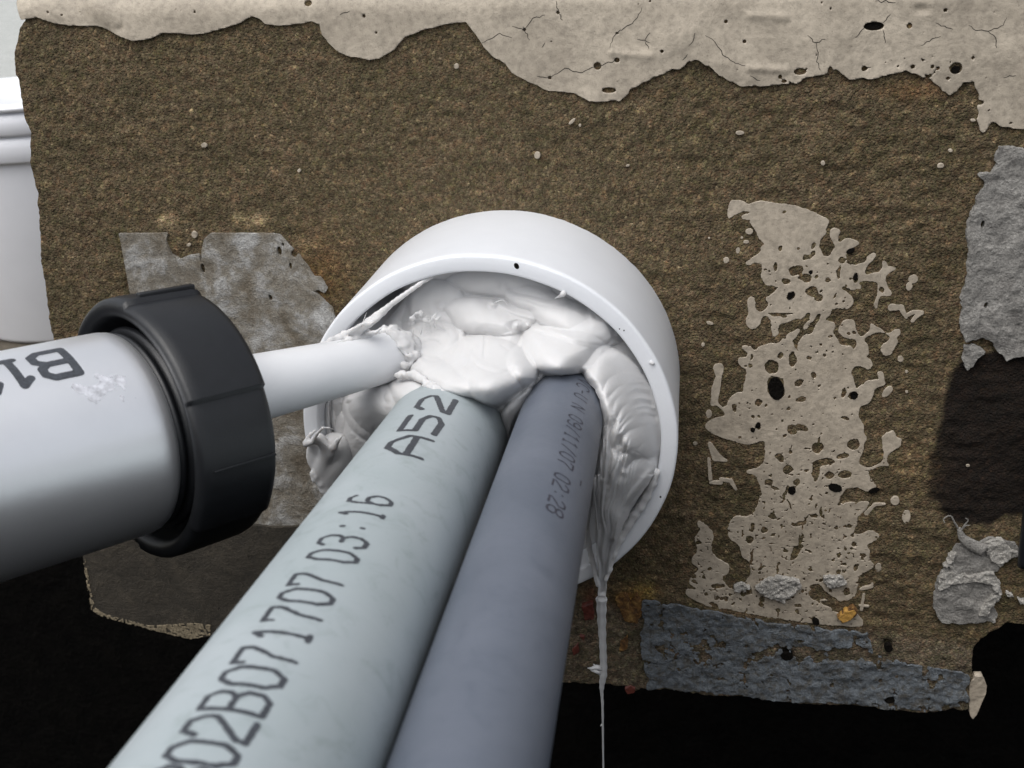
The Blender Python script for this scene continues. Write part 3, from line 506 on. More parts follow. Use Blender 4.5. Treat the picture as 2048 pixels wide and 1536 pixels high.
BLK = bh([(567, 108, 46, 66, -12), (1027, 150, 23, 23), (660, 705, 22, 24), (915, 690, 42, 22, 20), (1145, 705, 32, 15, -20), (800, 1470, 22, 14, 20), (1010, 1425, 24, 30, 25), (430, 348, 14, 14), (460, 323, 14, 18, 20), (1380/1.368, 490/1.368, 1, 1)])+ah([(1380, 490, 34, 20, -20), (895, 850, 22, 36, 30), (1055, 660, 13, 16), (1420, 700, 16, 30)])+[(1747, 52, 18, 7), (1911, 139, 9, 8), (1573, 1305, 12, 8), (1775, 1288, 8, 7), (1777, 1392, 10, 6)]
blk, _ = film('black_pits', lambda x, z: -ell_holes(np.stack([x, z], -1), BLK)+.15*n2(x, z, .7, 3), (px2w([(1450, 1420)])[0, 0]-2, px2w([(1024, 1420)])[0, 1]-2, px2w([(1960, 30)])[0, 0]+3, px2w([(1024, 20)])[0, 1]+2), .33,
              lambda x, z: .55+broad(x, z)+.1*n2(x, z, 1, 4)+2.0*np.clip((-80-z)/10, 0, 1), 2.0, M_BLACKSPOT, wall)

# ------------------------------------------------------------------ lathe / tube helpers
def frame_from(d):
    d = np.asarray(d, float)/np.linalg.norm(d); e1 = np.cross(d, [0, 0, 1.]); e1 /= np.linalg.norm(e1); return d, e1, np.cross(d, e1)
def lathe(name, P0, d, prof, mats, parent=None, seg=128, rfun=None, closed=False, tofn=cam2w, midx=None, smooth=True):
    """prof: list of (s, r) along axis d from P0 (camera frame); returns object"""
    d, e1, e2 = frame_from(d); th = np.linspace(0, 2*math.pi, seg, endpoint=False); V = []
    for k, (s, r) in enumerate(prof):
        rr = r*np.ones(seg) if rfun is None else rfun(s, r, th, k)
        V.append(P0+d*s+rr[:, None]*(np.cos(th)[:, None]*e1+np.sin(th)[:, None]*e2))
    V = tofn(np.concatenate(V)); Fc = []; mi = []; n = len(prof)
    rings = range(n if closed else n-1)
    for k in rings:
        a, b = k*seg, ((k+1) % n)*seg
        for i in range(seg):
            j = (i+1) % seg; Fc.append([a+i, a+j, b+j, b+i]); mi.append(0 if midx is None else midx[k])
    return mesh_obj(name, V, Fc, mats, parent, smooth, midx=mi)
def fix_normals(o):
    bm = bmesh.new(); bm.from_mesh(o.data); bmesh.ops.recalc_face_normals(bm, faces=bm.faces[:]); bm.to_mesh(o.data); bm.free(); return o
def sharp(o, ang=35):
    o.data.set_sharp_from_angle(angle=math.radians(ang)) if hasattr(o.data, 'set_sharp_from_angle') else None; return o
def tube_mesh(P, R, seg=12, flat=1.0):
    P = np.asarray(P, float); T = np.gradient(P, axis=0); T /= np.linalg.norm(T, axis=1)[:, None]
    V = []; Fc = []
    up = np.array([0, -1., 0.])
    for i in range(len(P)):
        a = np.cross(T[i], up); a /= np.linalg.norm(a)+1e-9; b = np.cross(T[i], a); th = np.linspace(0, 2*math.pi, seg, endpoint=False)
        V.append(P[i]+R[i]*(np.cos(th)[:, None]*a+flat*np.sin(th)[:, None]*b))
    V = np.concatenate(V)
    for i in range(len(P)-1):
        for j in range(seg): k = (j+1) % seg; Fc.append([i*seg+j, i*seg+k, (i+1)*seg+k, (i+1)*seg+j])
    Fc.append(list(range(seg))[::-1]); Fc.append(list(range((len(P)-1)*seg, len(P)*seg)))
    return V, Fc
def spline(pts, n=60):
    pts = np.asarray(pts, float); t = np.arange(len(pts)); u = np.linspace(0, len(pts)-1, n); out = []
    for x in u:
        i = min(int(x), len(pts)-2); f = x-i; p = [pts[max(i-1, 0)], pts[i], pts[i+1], pts[min(i+2, len(pts)-1)]]
        out.append(.5*((2*p[1])+(-p[0]+p[2])*f+(2*p[0]-5*p[1]+4*p[2]-p[3])*f*f+(-p[0]+3*p[1]-3*p[2]+p[3])*f**3))
    return np.array(out)

# ------------------------------------------------------------------ sleeve
sleeve = empty('pipe_sleeve', (0, -LS, 0), 'wide white plastic pipe sleeve sticking out of the brown wall, filled with sealant', 'pipe sleeve')
RO, RI = 55.0, 50.1
ident = lambda v: v
def sl_rf(s, r, th, k):
    w = .22*np.sin(3*th+1)+.12*np.sin(7*th+2)+.08*np.sin(19*th) if s < -LS+3 else 0
    return r*np.ones(len(th))+w*.5
prof = [(28, RI), (0, RI), (-LS+2, RI), (-LS+.7, RI+.05), (-LS+.2, RI+.3), (-LS, RI+.8), (-LS, (RI+RO)/2), (-LS, RO-.8), (-LS+.2, RO-.3), (-LS+.7, RO-.05), (-LS+2, RO), (-20, RO), (28, RO)]
d, e1, e2 = np.array([0, 1., 0]), np.array([1., 0, 0]), np.array([0, 0, 1.])
th = np.linspace(0, 2*math.pi, 256, endpoint=False); V = []
for s, r in prof:
    rr = sl_rf(s, r, th, 0); V.append(d*s+rr[:, None]*(np.cos(th)[:, None]*e1+np.sin(th)[:, None]*e2))
V = np.concatenate(V); Fc = []
for k in range(len(prof)-1):
    for i in range(256): j = (i+1) % 256; Fc.append([k*256+i, k*256+j, (k+1)*256+j, (k+1)*256+i])
fix_normals(mesh_obj('sleeve_body', V, Fc, M_SLEEVE, sleeve))
# specks on the rim
def disc_on_rim(pts_px, y, V, Fc):
    w = W(np.array([p[0] for p in pts_px], float), np.array([p[1] for p in pts_px], float), y); b = len(V); V.extend(w.tolist()); Fc.append(list(range(b, b+len(w))))
for cx, cy, rx, ry, rot in ((1033, 532, 4.6, 6.6, -.5), (1239, 658, 1.3, 1.3, 0), (1248, 661, 1.5, 1.5, 0), (1321, 994, 2, 2, 0)):
    a = np.linspace(0, 2*math.pi, 18, endpoint=False); u, v = rx*np.cos(a), ry*np.sin(a)
    V_, F_ = [], []; disc_on_rim(list(zip(cx+u*math.cos(rot)-v*math.sin(rot), cy+u*math.sin(rot)+v*math.cos(rot))), -LS-.04, V_, F_)
    mesh_obj('dirt_speck', V_, F_, M_BLACKSPOT, sleeve, False)

# ------------------------------------------------------------------ conduits with printed codes
GL = {  # strokes on a 4 x 6 cell
 '0': [[(0, 1.3), (0, 4.7), (1.2, 6), (2.8, 6), (4, 4.7), (4, 1.3), (2.8, 0), (1.2, 0), (0, 1.3)]], '1': [[(.7, 4.9), (2, 6), (2, 0)], [(1.2, 0), (2.8, 0)]],
 '2': [[(0, 4.7), (.9, 6), (3.1, 6), (4, 4.8), (4, 3.7), (0, .9), (0, 0), (4, 0)]], '3': [[(0, 5.2), (1, 6), (3, 6), (4, 5), (4, 3.9), (3, 3.1), (1.4, 3.1)], [(3, 3.1), (4, 2.2), (4, 1), (3, 0), (1, 0), (0, .9)]],
 '5': [[(4, 6), (0, 6), (0, 3.4), (2.9, 3.4), (4, 2.4), (4, 1.1), (2.9, 0), (0, .2)]], '6': [[(3.8, 5.4), (2.8, 6), (1.2, 6), (0, 4.6), (0, 1.3), (1.2, 0), (2.8, 0), (4, 1.2), (4, 2.3), (2.8, 3.3), (1.1, 3.3), (0, 2.2)]],
 '7': [[(0, 4.9), (0, 6), (4, 6), (4, 4.9), (2, 2.3), (2, 0)]], '8': [[(1.1, 3.2), (0, 4.1), (0, 5.1), (1.1, 6), (2.9, 6), (4, 5.1), (4, 4.1), (2.9, 3.2), (1.1, 3.2), (0, 2.2), (0, .9), (1.1, 0), (2.9, 0), (4, .9), (4, 2.2), (2.9, 3.2)]],
 '9': [[(.2, .6), (1.2, 0), (2.8, 0), (4, 1.4), (4, 4.7), (2.8, 6), (1.2, 6), (0, 4.8), (0, 3.7), (1.2, 2.7), (2.9, 2.7), (4, 3.8)]],
 'A': [[(0, 0), (0, 3.6), (1.4, 6), (2.6, 6), (4, 3.6), (4, 0)], [(0, 2.4), (4, 2.4)]], 'B': [[(0, 0), (0, 6), (2.9, 6), (3.8, 5.2), (3.8, 4), (2.9, 3.2), (0, 3.2)], [(2.9, 3.2), (4, 2.3), (4, .9), (3, 0), (0, 0)]],
 ':': [[(2, 1.5), (2, 1.7)], [(2, 4.2), (2, 4.4)]], '/': [[(.4, 0), (3.6, 6)]], 'N': [[(0, 0), (0, 6), (4, 0), (4, 6)]], 'U': [[(0, 6), (0, 1.2), (1.2, 0), (2.8, 0), (4, 1.2), (4, 6)]], '-': [[(.6, 3), (3.4, 3)]], 'T': [[(0, 6), (4, 6)], [(2, 6), (2, 0)]], 'S': [[(4, 5.1), (3, 6), (1, 6), (0, 5), (0, 4), (1, 3.2), (3, 2.8), (4, 2), (4, .9), (3, 0), (1, 0), (0, .9)]], 'C': [[(4, 5), (3, 6), (1, 6), (0, 4.8), (0, 1.2), (1, 0), (3, 0), (4, 1)]], 'P': [[(0, 0), (0, 6), (3, 6), (4, 5), (4, 3.9), (3, 3), (0, 3)]], 'V': [[(0, 6), (2, 0), (4, 6)]]}
def ink(name, P0, d, R, glyphs, mat, parent, wob=.0, step=.16, fade=0):
    """glyphs: (char, s_centre, s_width(signed), theta_bottom_deg, theta_top_deg, stroke radius mm)"""
    d, e1, e2 = frame_from(d); allV, allF = [], []
    for gi, (ch, sc, sw, t0, t1, rad) in enumerate(glyphs):
        u = []; H = math.radians(abs(t1-t0))*R
        st = [np.array([[(p[0]/4-.5)*sw, p[1]/6*H] for p in s]) for s in GL[ch]]
        x0, x1 = -abs(sw)/2-rad*2, abs(sw)/2+rad*2; gx = np.arange(x0, x1+step, step); gz = np.arange(-rad*2, H+rad*2+step, step)
        X, Y = np.meshgrid(gx, gz, indexing='ij'); P = np.stack([X.ravel(), Y.ravel()], -1)
        f = -np.min([linesd(P, s) for s in st], axis=0)+rad+wob*vnoise3(P[:, 0]/.35, P[:, 1]/.35, np.full(len(P), gi*1.7+.3))
        if fade: f = f-fade*np.maximum(0, vnoise3(P[:, 0]/.8, P[:, 1]/.8, np.full(len(P), gi*2.3)))
        V2, fc, _ = contour(f.reshape(X.shape), gx, gz)
        if not len(V2): continue
        s = sc+V2[:, 0]; sg = 1 if t1 > t0 else -1; th = math.radians(t0)+sg*V2[:, 1]/R
        Q = P0+s[:, None]*d+(R+.05)*(np.cos(th)[:, None]*e1+np.sin(th)[:, None]*e2)
        b = sum(len(v) for v in allV); allV.append(cam2w(Q)); allF += [[i+b for i in q] for q in fc]
    return mesh_obj(name, np.concatenate(allV), allF, mat, parent)
def pipe_prof(R, s0, s1, wall=1.6): return [(s0, R-wall), (s0, R), ((s0+s1)/2, R), (s1, R), (s1, R-wall), (s0, R-wall)]
PL, dL, RL = np.array([-15.78, 9.67, 332.02]), np.array([-.1001, .2326, -.9674]), 16.24
PR, dR, RR = np.array([15.68, 3.1, 324.22]), np.array([-.126, .2956, -.947]), 11.0
c1 = empty('plastic_conduit', cam2w(PL+dL*60), 'wider pale grey green plastic conduit printed 02B071707 03:16 coming out of the white sealant', 'conduit', group='plastic conduits leaving the sleeve')
fix_normals(lathe('conduit_tube', PL, dL, [(s, RL) for s in np.linspace(-45, 285, 40)]+[(285, RL-1.8), (-45, RL-1.8)], M_PIPE1, c1, 160, closed=True))
LT = [('8', 210.2, 4.2), ('0', 204.9, 4.2), ('2', 199.3, 4.3), ('B', 193.2, 4.4), ('0', 186.9, 4.6), ('7', 181.2, 4.4), ('1', 174.3, 4.2), ('7', 168.3, 4.4), ('0', 161.8, 4.4), ('7', 155.8, 4.2), ('0', 145.8, 4.0), ('3', 139.2, 4.2), (':', 132.6, 3.6), ('1', 125.3, 3.6), ('6', 118.2, 4.2)]
gl = [(c, s, -w, 94.2, 122.0, .47) for c, s, w in LT]+[('A', 82.4, -13.4, 92.5, 121.5, .80), ('5', 64.6, -13.2, 92.5, 121.5, .80), ('2', 46.0, -13.2, 92.5, 121.5, .80)]
ink('printed_code', PL, dL, RL, gl, M_INK, c1, wob=.12, fade=.12)
c2 = empty('plastic_conduit', cam2w(PR+dR*60), 'narrower blue grey plastic conduit with small date print, right of the pale one', 'conduit', group='plastic conduits leaving the sleeve')
fix_normals(lathe('conduit_tube', PR, dR, [(s, RR) for s in np.linspace(-45, 280, 40)]+[(280, RR-1.5), (-45, RR-1.5)], M_PIPE2, c2, 160, closed=True))
RTX = list(zip('PVC-U N 09/11/07 02:28', np.linspace(13.5, 102.6, 22)))
ink('printed_date', PR, dR, RR, [(c, s, 2.9, 90.3, 71.2, .24) for c, s in RTX if c != ' ']+[('-', 80, 3.6, 60, 52, .2)], M_INK2, c2, wob=.06, step=.11, fade=.10)
# cut burr on the narrow conduit
# ------------------------------------------------------------------ sealant cartridge
PCt, dC = np.array([-86.1934, 10.2807, 270.0883]), np.array([.70636, -.212924, .67507])
cart = empty('sealant_cartridge', cam2w(PCt-dC*40), 'silver sealant cartridge with black ribbed cap and white nozzle pushed into the sealant', 'sealant cartridge')
lathe('barrel', PCt, dC, [(-230, 0.01), (-230, 24)]+[(s, 24) for s in np.linspace(-229, -9, 24)]+[(-6.8, 23.96), (-5.2, 23.7), (-4.3, 23.2), (-3.8, 22.6)], M_SILVER, cart, 192)
lathe('end_collar', PCt, dC, [(-3.9, 22.5), (-3.6, 23.1), (-3.1, 23.3), (-2.4, 23.1), (-2.0, 22.3), (-1.2, 23.6), (-.4, 24.2), (.4, 23.8), (1, 22.5), (6, 22)], M_BLACKP, cart, 160)
def caprf(s, r, th, k):
    out = r*np.ones(len(th))
    if r < 29.5: return out
    t = (th-CAP0) % (math.pi/3); st = t/(math.pi/3)
    out = out+1.0*(st-.5)                                        # six stepped finger panels
    return out
CAP0 = math.radians(28.7)
capp = [(-1.0, 26.6), (-3.0, 27.2), (-3.5, 28.2), (-3.6, 29.4), (-3.3, 30.3), (-2.4, 30.9), (0, 31.05), (8, 31.0), (14, 30.9), (15.4, 30.6), (16.1, 29.8), (16.4, 28.5), (16.5, 12), (16.5, 7)]
co_ = lathe('screw_cap', PCt, dC, [(6, 23.0), (2, 26.0)]+capp, M_BLACKP, cart, 420, rfun=caprf)
# raised grip bars and grooves on the cap
d_, e1_, e2_ = frame_from(dC)
def cap_box(name, t_deg, s0, s1, wdeg, r0, r1, mat):
    V = []; Fc = []; a0 = math.radians(t_deg-wdeg/2); a1 = math.radians(t_deg+wdeg/2); n = 6
    for s in (s0, s1):
        for r in (r0, r1):
            for k in range(n+1):
                a = a0+(a1-a0)*k/n; V.append(PCt+d_*s+r*(math.cos(a)*e1_+math.sin(a)*e2_))
    I = lambda a, b, k: (a*2+b)*(n+1)+k
    for k in range(n):
        Fc += [[I(0, 1, k), I(0, 1, k+1), I(1, 1, k+1), I(1, 1, k)], [I(0, 0, k), I(0, 1, k), I(0, 1, k+1), I(0, 0, k+1)][::-1], [I(1, 0, k), I(1, 1, k), I(1, 1, k+1), I(1, 0, k+1)]]
    Fc += [[I(0, 0, 0), I(0, 1, 0), I(1, 1, 0), I(1, 0, 0)], [I(0, 0, n), I(0, 1, n), I(1, 1, n), I(1, 0, n)]]
    o = fix_normals(mesh_obj(name, cam2w(np.array(V)), Fc, mat, cart)); b = o.modifiers.new('b', 'BEVEL'); b.width = .0003; b.segments = 2; b.limit_method = 'ANGLE'; return o
def th_at(px, py, R=31.0):
    r = ray(px, py); r /= np.linalg.norm(r); a = r-d_*(r@d_); o = -PCt-d_*(-PCt@d_); A = a@a; B = 2*a@o; C = o@o-R*R; D = B*B-4*A*C
    if D < 0: return None
    t = (-B-math.sqrt(D))/(2*A); Q = t*r; s = (Q-PCt)@d_; w = Q-PCt-d_*s; return s, math.degrees(math.atan2(w@e2_, w@e1_))
cap_box('grip_rib', 118.3, -.5, 15.2, 1.0, 30.4, 31.45, M_BLACKP)
cap_box('grip_rib', 25.6, 1.0, 15.2, 3.0, 30.4, 32.3, M_BLACKP)
NL = float(np.linalg.norm(ray(785, 712)*324-ray(545, 768)*294))
lathe('nozzle', ray(545, 768)*294, ray(785, 712)*324-ray(545, 768)*294, [(-16, 8.9), (0, 8.4), (NL*.97, 6.95), (NL*.98, 6.7), (NL*.98, 5.4), (30, 5.4)], M_NOZ, cart, 96)
ink('printed_number', PCt, dC, 24.0, [('B', -23.0, -7.0, 33.0, 55.5, .95), ('1', -31.3, -6.0, 34.5, 56.5, .9), ('2', -38.6, -5.6, 35, 57, .9)], M_INK, cart, wob=.05, step=.25)

gxs = np.arange(-26, -6, .25); gzs = np.arange(0, 10, .25); SX, SZ = np.meshgrid(gxs, gzs, indexing='ij')
ff = .75-np.hypot((SX+16)/6.0, (SZ-5)/3.8)*.75+1.1*fbm2(SX, SZ, 3.2, 4, 500)-.25; V2s, fcs, _b = contour(ff, gxs, gzs)
ths = math.radians(57)+V2s[:, 1]/24; Qs = PCt+V2s[:, :1]*d_+24.04*(np.cos(ths)[:, None]*e1_+np.sin(ths)[:, None]*e2_)
mesh_obj('ink_smudge', cam2w(Qs), fcs, mat_simple('faint_ink_smudge', (.52, .53, .57), .5, var=.35, sc=.7), cart)

# ------------------------------------------------------------------ sealant: signed distance field -> surface nets
H = .42
gx = np.arange(-57, 57.01, H, dtype=np.float32); gy = np.arange(-90, -1.99, H, dtype=np.float32); gz = np.arange(-66, 56.01, H, dtype=np.float32)
S = np.full((len(gx), len(gy), len(gz)), 6.0, np.float32)
def box(c0, c1):
    i = [slice(max(int((c0[k]-g[0])/H)-1, 0), min(int((c1[k]-g[0])/H)+2, len(g))) for k, g in enumerate((gx, gy, gz))]
    X, Y, Z = np.meshgrid(gx[i[0]], gy[i[1]], gz[i[2]], indexing='ij'); return tuple(i), X, Y, Z
def U(i, f, k):
    S[i] = smin(S[i], f.astype(np.float32), k) if k > 0 else np.minimum(S[i], f)
def ell(px, py, y, a, b, c, ang=0, k=.6, tilt=0, nz=0):
    """a,b photo px; c mm depth; ang degrees clockwise in the photo"""
    C = W(px, py, y); s = .1465; a, b = a*s, b*s; m_ = max(a, b, c)+3
    i, X, Y, Z = box(C-m_, C+m_); t = math.radians(-ang)
    dx, dy, dz = X-C[0], Y-C[1], Z-C[2]
    u = dx*math.cos(t)+dz*math.sin(t); v = -dx*math.sin(t)+dz*math.cos(t)
    tt = math.radians(tilt); v, w = v*math.cos(tt)+dy*math.sin(tt), -v*math.sin(tt)+dy*math.cos(tt)
    if nz: u = u+nz*vnoise3(X/5, Y/5, Z/5); v = v+nz*vnoise3(X/5+9, Y/5, Z/5)
    k0 = np.sqrt((u/a)**2+(v/b)**2+(w/c)**2); k1 = np.sqrt((u/a**2)**2+(v/b**2)**2+(w/c**2)**2)+1e-9
    U(i, k0*(k0-1)/k1, k)
def cap3(P, R, k=.5, flat=1.0, nz=0):
    """polyline of world points with radii; flat<1 squashes along y"""
    P = np.asarray(P, float)
    for q in range(len(P)-1):
        a, b = P[q], P[q+1]; ra, rb = R[q], R[q+1]; m_ = max(ra, rb)/min(flat, 1)+2.5
        i, X, Y, Z = box(np.minimum(a, b)-m_, np.maximum(a, b)+m_)
        if X.size == 0: continue
        ab = b-a; t = np.clip(((X-a[0])*ab[0]+(Y-a[1])*ab[1]+(Z-a[2])*ab[2])/(ab@ab+1e-9), 0, 1)
        f = np.sqrt((X-a[0]-t*ab[0])**2+((Y-a[1]-t*ab[1])/flat)**2+(Z-a[2]-t*ab[2])**2)-(ra+(rb-ra)*t)
        if nz: f = f+nz*vnoise3(X/1.3, Y/1.3, Z/1.3)
        U(i, f, k)
def WP(L): return np.array([W(p[0], p[1], p[2]) for p in L])
# the plug inside the sleeve
X2, Z2 = np.meshgrid(gx, gz, indexing='ij'); PX, PY = proj(np.stack([X2, np.full_like(X2, -44.0), Z2], -1))
surf = np.full_like(PX, -38.0)+24*pxgauss(PX, PY, 722, 625, 72, 44)+2*pxgauss(PX, PY, 660, 950, 90, 120)-2*pxgauss(PX, PY, 660, 900, 60, 60)
R2_ = np.hypot(X2, Z2)
for j, y in enumerate(gy): S[:, j, :] = np.minimum(S[:, j, :], np.maximum(R2_-50.25, (surf-y)*.8))
# lump under the left rim and smears on the rim
ell(668, 930, -46, 40, 75, 4.6, 12, 1.2, nz=.6)
ell(636, 905, -49, 22, 44, 1.2, 15, .8, nz=.5)
cap3(WP([(611, 885, -51), (622, 868, -52), (632, 860, -52)]), [.8, .5, .3], .4)
cap3(WP([(612, 888, -51), (625, 884, -53.5), (634, 868, -55), (645, 856, -56), (658, 856, -56), (670, 861, -55)]), [1.0, .8, .55, .45, .35, .25], .4)
cap3(WP([(635, 880, -53), (655, 905, -51), (640, 940, -50)]), [1.0, 1.8, 1.6], 1.5, .5)
cap3(WP([(668, 895, -51), (676, 880, -51), (684, 872, -50)]), [1.2, .6, .3], .5)
cap3(WP([(628, 950, -50), (650, 985, -50)]), [1.4, 1.2], .8, .6, nz=.5)
# torn side strand with a hole (left) and the right hand web
cap3(spline(WP([(1186, 955, -70), (1179, 1010, -66), (1173, 1060, -60), (1182, 1110, -56), (1196, 1170, -53)]), 9), [.6, .7, .8, .8, .8, .8, .8, .8, .7], .5)
cap3(WP([(1183, 1118, -56), (1178, 1126, -56)]), [.8, .25], .5)
cap3(spline(WP([(1312, 945, -50.6), (1290, 1000, -51), (1262, 1040, -51.5), (1232, 1100, -52), (1212, 1160, -52.4)]), 10), [1.3, 1.2, 1.1, 1.2, 1.2, 1.1, 1.0, .9, .8, .7], .8, nz=.2)
cap3(WP([(1262, 1030, -51.6), (1272, 1024, -52)]), [.8, .25], .5)
rs = np.random.RandomState(4)
# sheet and strand torn off the nozzle up to the rim
NA, NB = cam2w(ray(545, 768)*294), cam2w(ray(785, 712)*324); NDV = (NB-NA)/np.linalg.norm(NB-NA)
ncv = -(NA+NB)/2+CAMW; ncv -= NDV*(ncv@NDV); ncv /= np.linalg.norm(ncv); nup = np.cross(NDV, ncv); nup = nup if nup[2] > 0 else -nup
def NZ(t, ang, off=0):
    a = math.radians(ang); r = 8.35-1.4*t+off; return NA+(NB-NA)*t+r*(math.cos(a)*nup+math.sin(a)*ncv)
cap3([NZ(.42, 5, -.3), NZ(.55, 0, -.1), NZ(.68, -5, .5), NZ(.8, -8, 1.2), NZ(.88, -8, .6)], [.5, 1.1, 1.8, 1.6, .7], .9, nz=.45)
cap3([NZ(.5, 25, -.5), NZ(.62, 22, -.3), NZ(.78, 18, -.2), NZ(.9, 10, 0)], [.4, .9, 1.1, .5], .8, nz=.4)
s0_ = NZ(.74, -5, 1.0)
cap3(spline([s0_, W(757, 628, -62), W(790, 602, -57), W(822, 580, -52), W(862, 553, -46)], 14), np.interp(np.linspace(0, 1, 14), [0, .15, .3, .6, .85, 1], [1.8, 1.0, .6, .5, .5, .8]), .9)
cap3(spline([NZ(.70, 0, .8), W(752, 640, -63), W(784, 610, -58), W(815, 586, -53), W(850, 560, -46)], 12), np.interp(np.linspace(0, 1, 12), [0, .3, 1], [1.2, .55, .4]), .5)
cap3([NZ(.78, 5, .8), W(752, 664, -66), W(766, 654, -66.5)], [.9, .45, .2], .5)
for dx in (0, 9, 17, 24): cap3([NZ(.58+.0042*dx, -3, .3), W(722+dx*.95, 640+2*rs.rand()*4, -64)], [1.2, .22], .7, .6)
# rough collar squeezed out round the nozzle tip
for q in range(16):
    a = -95+q*14; P = NZ(.97+.03*rs.randn()*.5, a, .4); cap3([P, P+NDV*(1.6+rs.rand()*1.6)], [1.0+.6*rs.rand(), .9+.5*rs.rand()], .5, nz=.7)
cap3([NZ(1.0, 150, -2.5), NZ(1.0, 60, -2.5), W(830, 735, -52)], [3.4, 3.4, 3.5], 1.5, nz=.4)
cap3([NZ(1.0, -40, -2.5), W(815, 690, -49), W(835, 715, -50)], [3.2, 3.2, 3.0], 1.5, nz=.4)
cap3([NZ(.98, 120, .2), NZ(1.02, 95, .8), NZ(1.0, 70, .6)], [1.0, 1.2, .8], .5, nz=.8)
# ragged lip lying over the pale conduit
cap3(spline(WP([(796, 752, -62), (825, 750, -66), (850, 764, -71), (872, 782, -76), (900, 794, -78), (935, 800, -77)]), 14), np.interp(np.linspace(0, 1, 14), [0, .4, .7, 1], [.9, 1.0, 1.9, .9]), .8, nz=.6)
cap3(WP([(870, 778, -76), (893, 796, -80.5), (908, 806, -80.5)]), [1.5, 1.1, .5], .5, nz=.6)
cap3(WP([(896, 790, -79), (922, 802, -79.5)]), [1.1, .5], .5, nz=.5)
cap3(WP([(816, 757, -58), (820, 785, -58), (815, 802, -58), (805, 800, -58), (798, 785, -57)]), [.6, .55, .9, .8, .4], .5)
cap3(WP([(806, 770, -56), (812, 798, -57)]), [2.2, 1.5], .8, .6)
# thin skin along the left flank of the narrow conduit
cap3(spline(WP([(1072, 778, -55), (1048, 805, -56), (1030, 840, -57), (1016, 885, -60)]), 12), [1.0, .9, .8, .7, .7, .6, .6, .6, .5, .5, .4, .3], .4)
rs = np.random.RandomState(4)
for q in range(9):
    x_, y_ = 822+6*q+3*rs.randn(), 634+1.5*q+6*rs.randn(); cap3(WP([(x_, y_, -48), (x_+5+4*rs.rand(), y_-4-8*rs.rand(), -48)]), [.5, .2], .4, nz=.3)
0 and cap3(spline(WP([(985, 604, -39), (1035, 622, -43), (1100, 650, -49), (1170, 674, -53), (1205, 684, -53), (1216, 680, -51)]), 16), np.linspace(.9, .6, 16), .8)
0 and cap3(spline(WP([(1060, 660, -52), (1120, 668, -55), (1185, 688, -56), (1222, 686, -54)]), 12), [.8]*12, .7)
for x_, y_ in ((1298, 716), (1302, 722), (644, 686)): cap3(WP([(x_, y_, -49.2), (x_+4, y_+6, -49.2)]), [.5, .3], .4, nz=.5)
# fibre wisps
cap3(WP([(1110, 597, -46), (1122, 591, -48), (1127, 587, -49.5)]), [.25, .5, .9], .4)
cap3(WP([(1083, 767, -61), (1076, 773, -60)]), [.25, .5], .4)
# fine skin noise
for j in range(0, len(gy)):
    S[:, j, :] += (.10*vnoise3(X2/3.1, np.full_like(X2, gy[j]/3.1), Z2/3.1)+.10*vnoise3(X2/7., np.full_like(X2, gy[j]/7.), Z2/7.)).astype(np.float32)
# (smears on the sleeve edge are left alone)
# keep the sealant out of the sleeve wall where it has not spilled over
for j, y in enumerate(gy):
    if y > -LS+.2: S[:, j, :] = np.maximum(S[:, j, :], R2_-50.3)
S[0] = S[-1] = 5; S[:, 0] = 5; S[:, -1] = 5; S[:, :, 0] = 5; S[:, :, -1] = 5
def surface_nets(S):
    ins = S < 0; cs = None
    cnt = sum(ins[i:ins.shape[0]-1+i, j:ins.shape[1]-1+j, k:ins.shape[2]-1+k].astype(np.int8) for i in (0, 1) for j in (0, 1) for k in (0, 1))
    act = (cnt > 0) & (cnt < 8); idx = np.argwhere(act); vid = -np.ones(act.shape, np.int64); vid[act] = np.arange(len(idx))
    acc = np.zeros((len(idx), 3)); num = np.zeros(len(idx)); cor = [(i, j, k) for i in (0, 1) for j in (0, 1) for k in (0, 1)]
    I, J, K = idx.T; val = {c: S[I+c[0], J+c[1], K+c[2]].astype(float) for c in cor}
    for a in cor:
        for ax in range(3):
            if a[ax] == 0:
                b = list(a); b[ax] = 1; b = tuple(b); va, vb = val[a], val[b]; m_ = (va < 0) != (vb < 0)
                t = np.where(m_, va/np.where(m_, va-vb, 1), 0); p = np.zeros((len(idx), 3)); p[:] = a; p[:, ax] = t; acc[m_] += p[m_]; num[m_] += 1
    V = idx+acc/num[:, None]; Fq = []
    for ax in range(3):
        o1, o2 = [(1, 2), (2, 0), (0, 1)][ax]
        sl0 = [slice(None)]*3; sl1 = [slice(None)]*3; sl0[ax] = slice(0, -1); sl1[ax] = slice(1, None)
        a, b = ins[tuple(sl0)], ins[tuple(sl1)]; e = np.argwhere(a != b); sgn = a[a != b]
        ok = (e[:, o1] > 0) & (e[:, o2] > 0) & (e[:, o1] < S.shape[o1]-1) & (e[:, o2] < S.shape[o2]-1); e = e[ok]; sgn = sgn[ok]
        def g(d1, d2):
            q = e.copy(); q[:, o1] -= d1; q[:, o2] -= d2; return vid[q[:, 0], q[:, 1], q[:, 2]]
        f = np.stack([g(0, 0), g(1, 0), g(1, 1), g(0, 1)], 1); f[~sgn] = f[~sgn][:, ::-1]; Fq.append(f)
    return V, np.concatenate(Fq)
V, Fq = surface_nets(S); V = V*H+np.array([gx[0], gy[0], gz[0]])
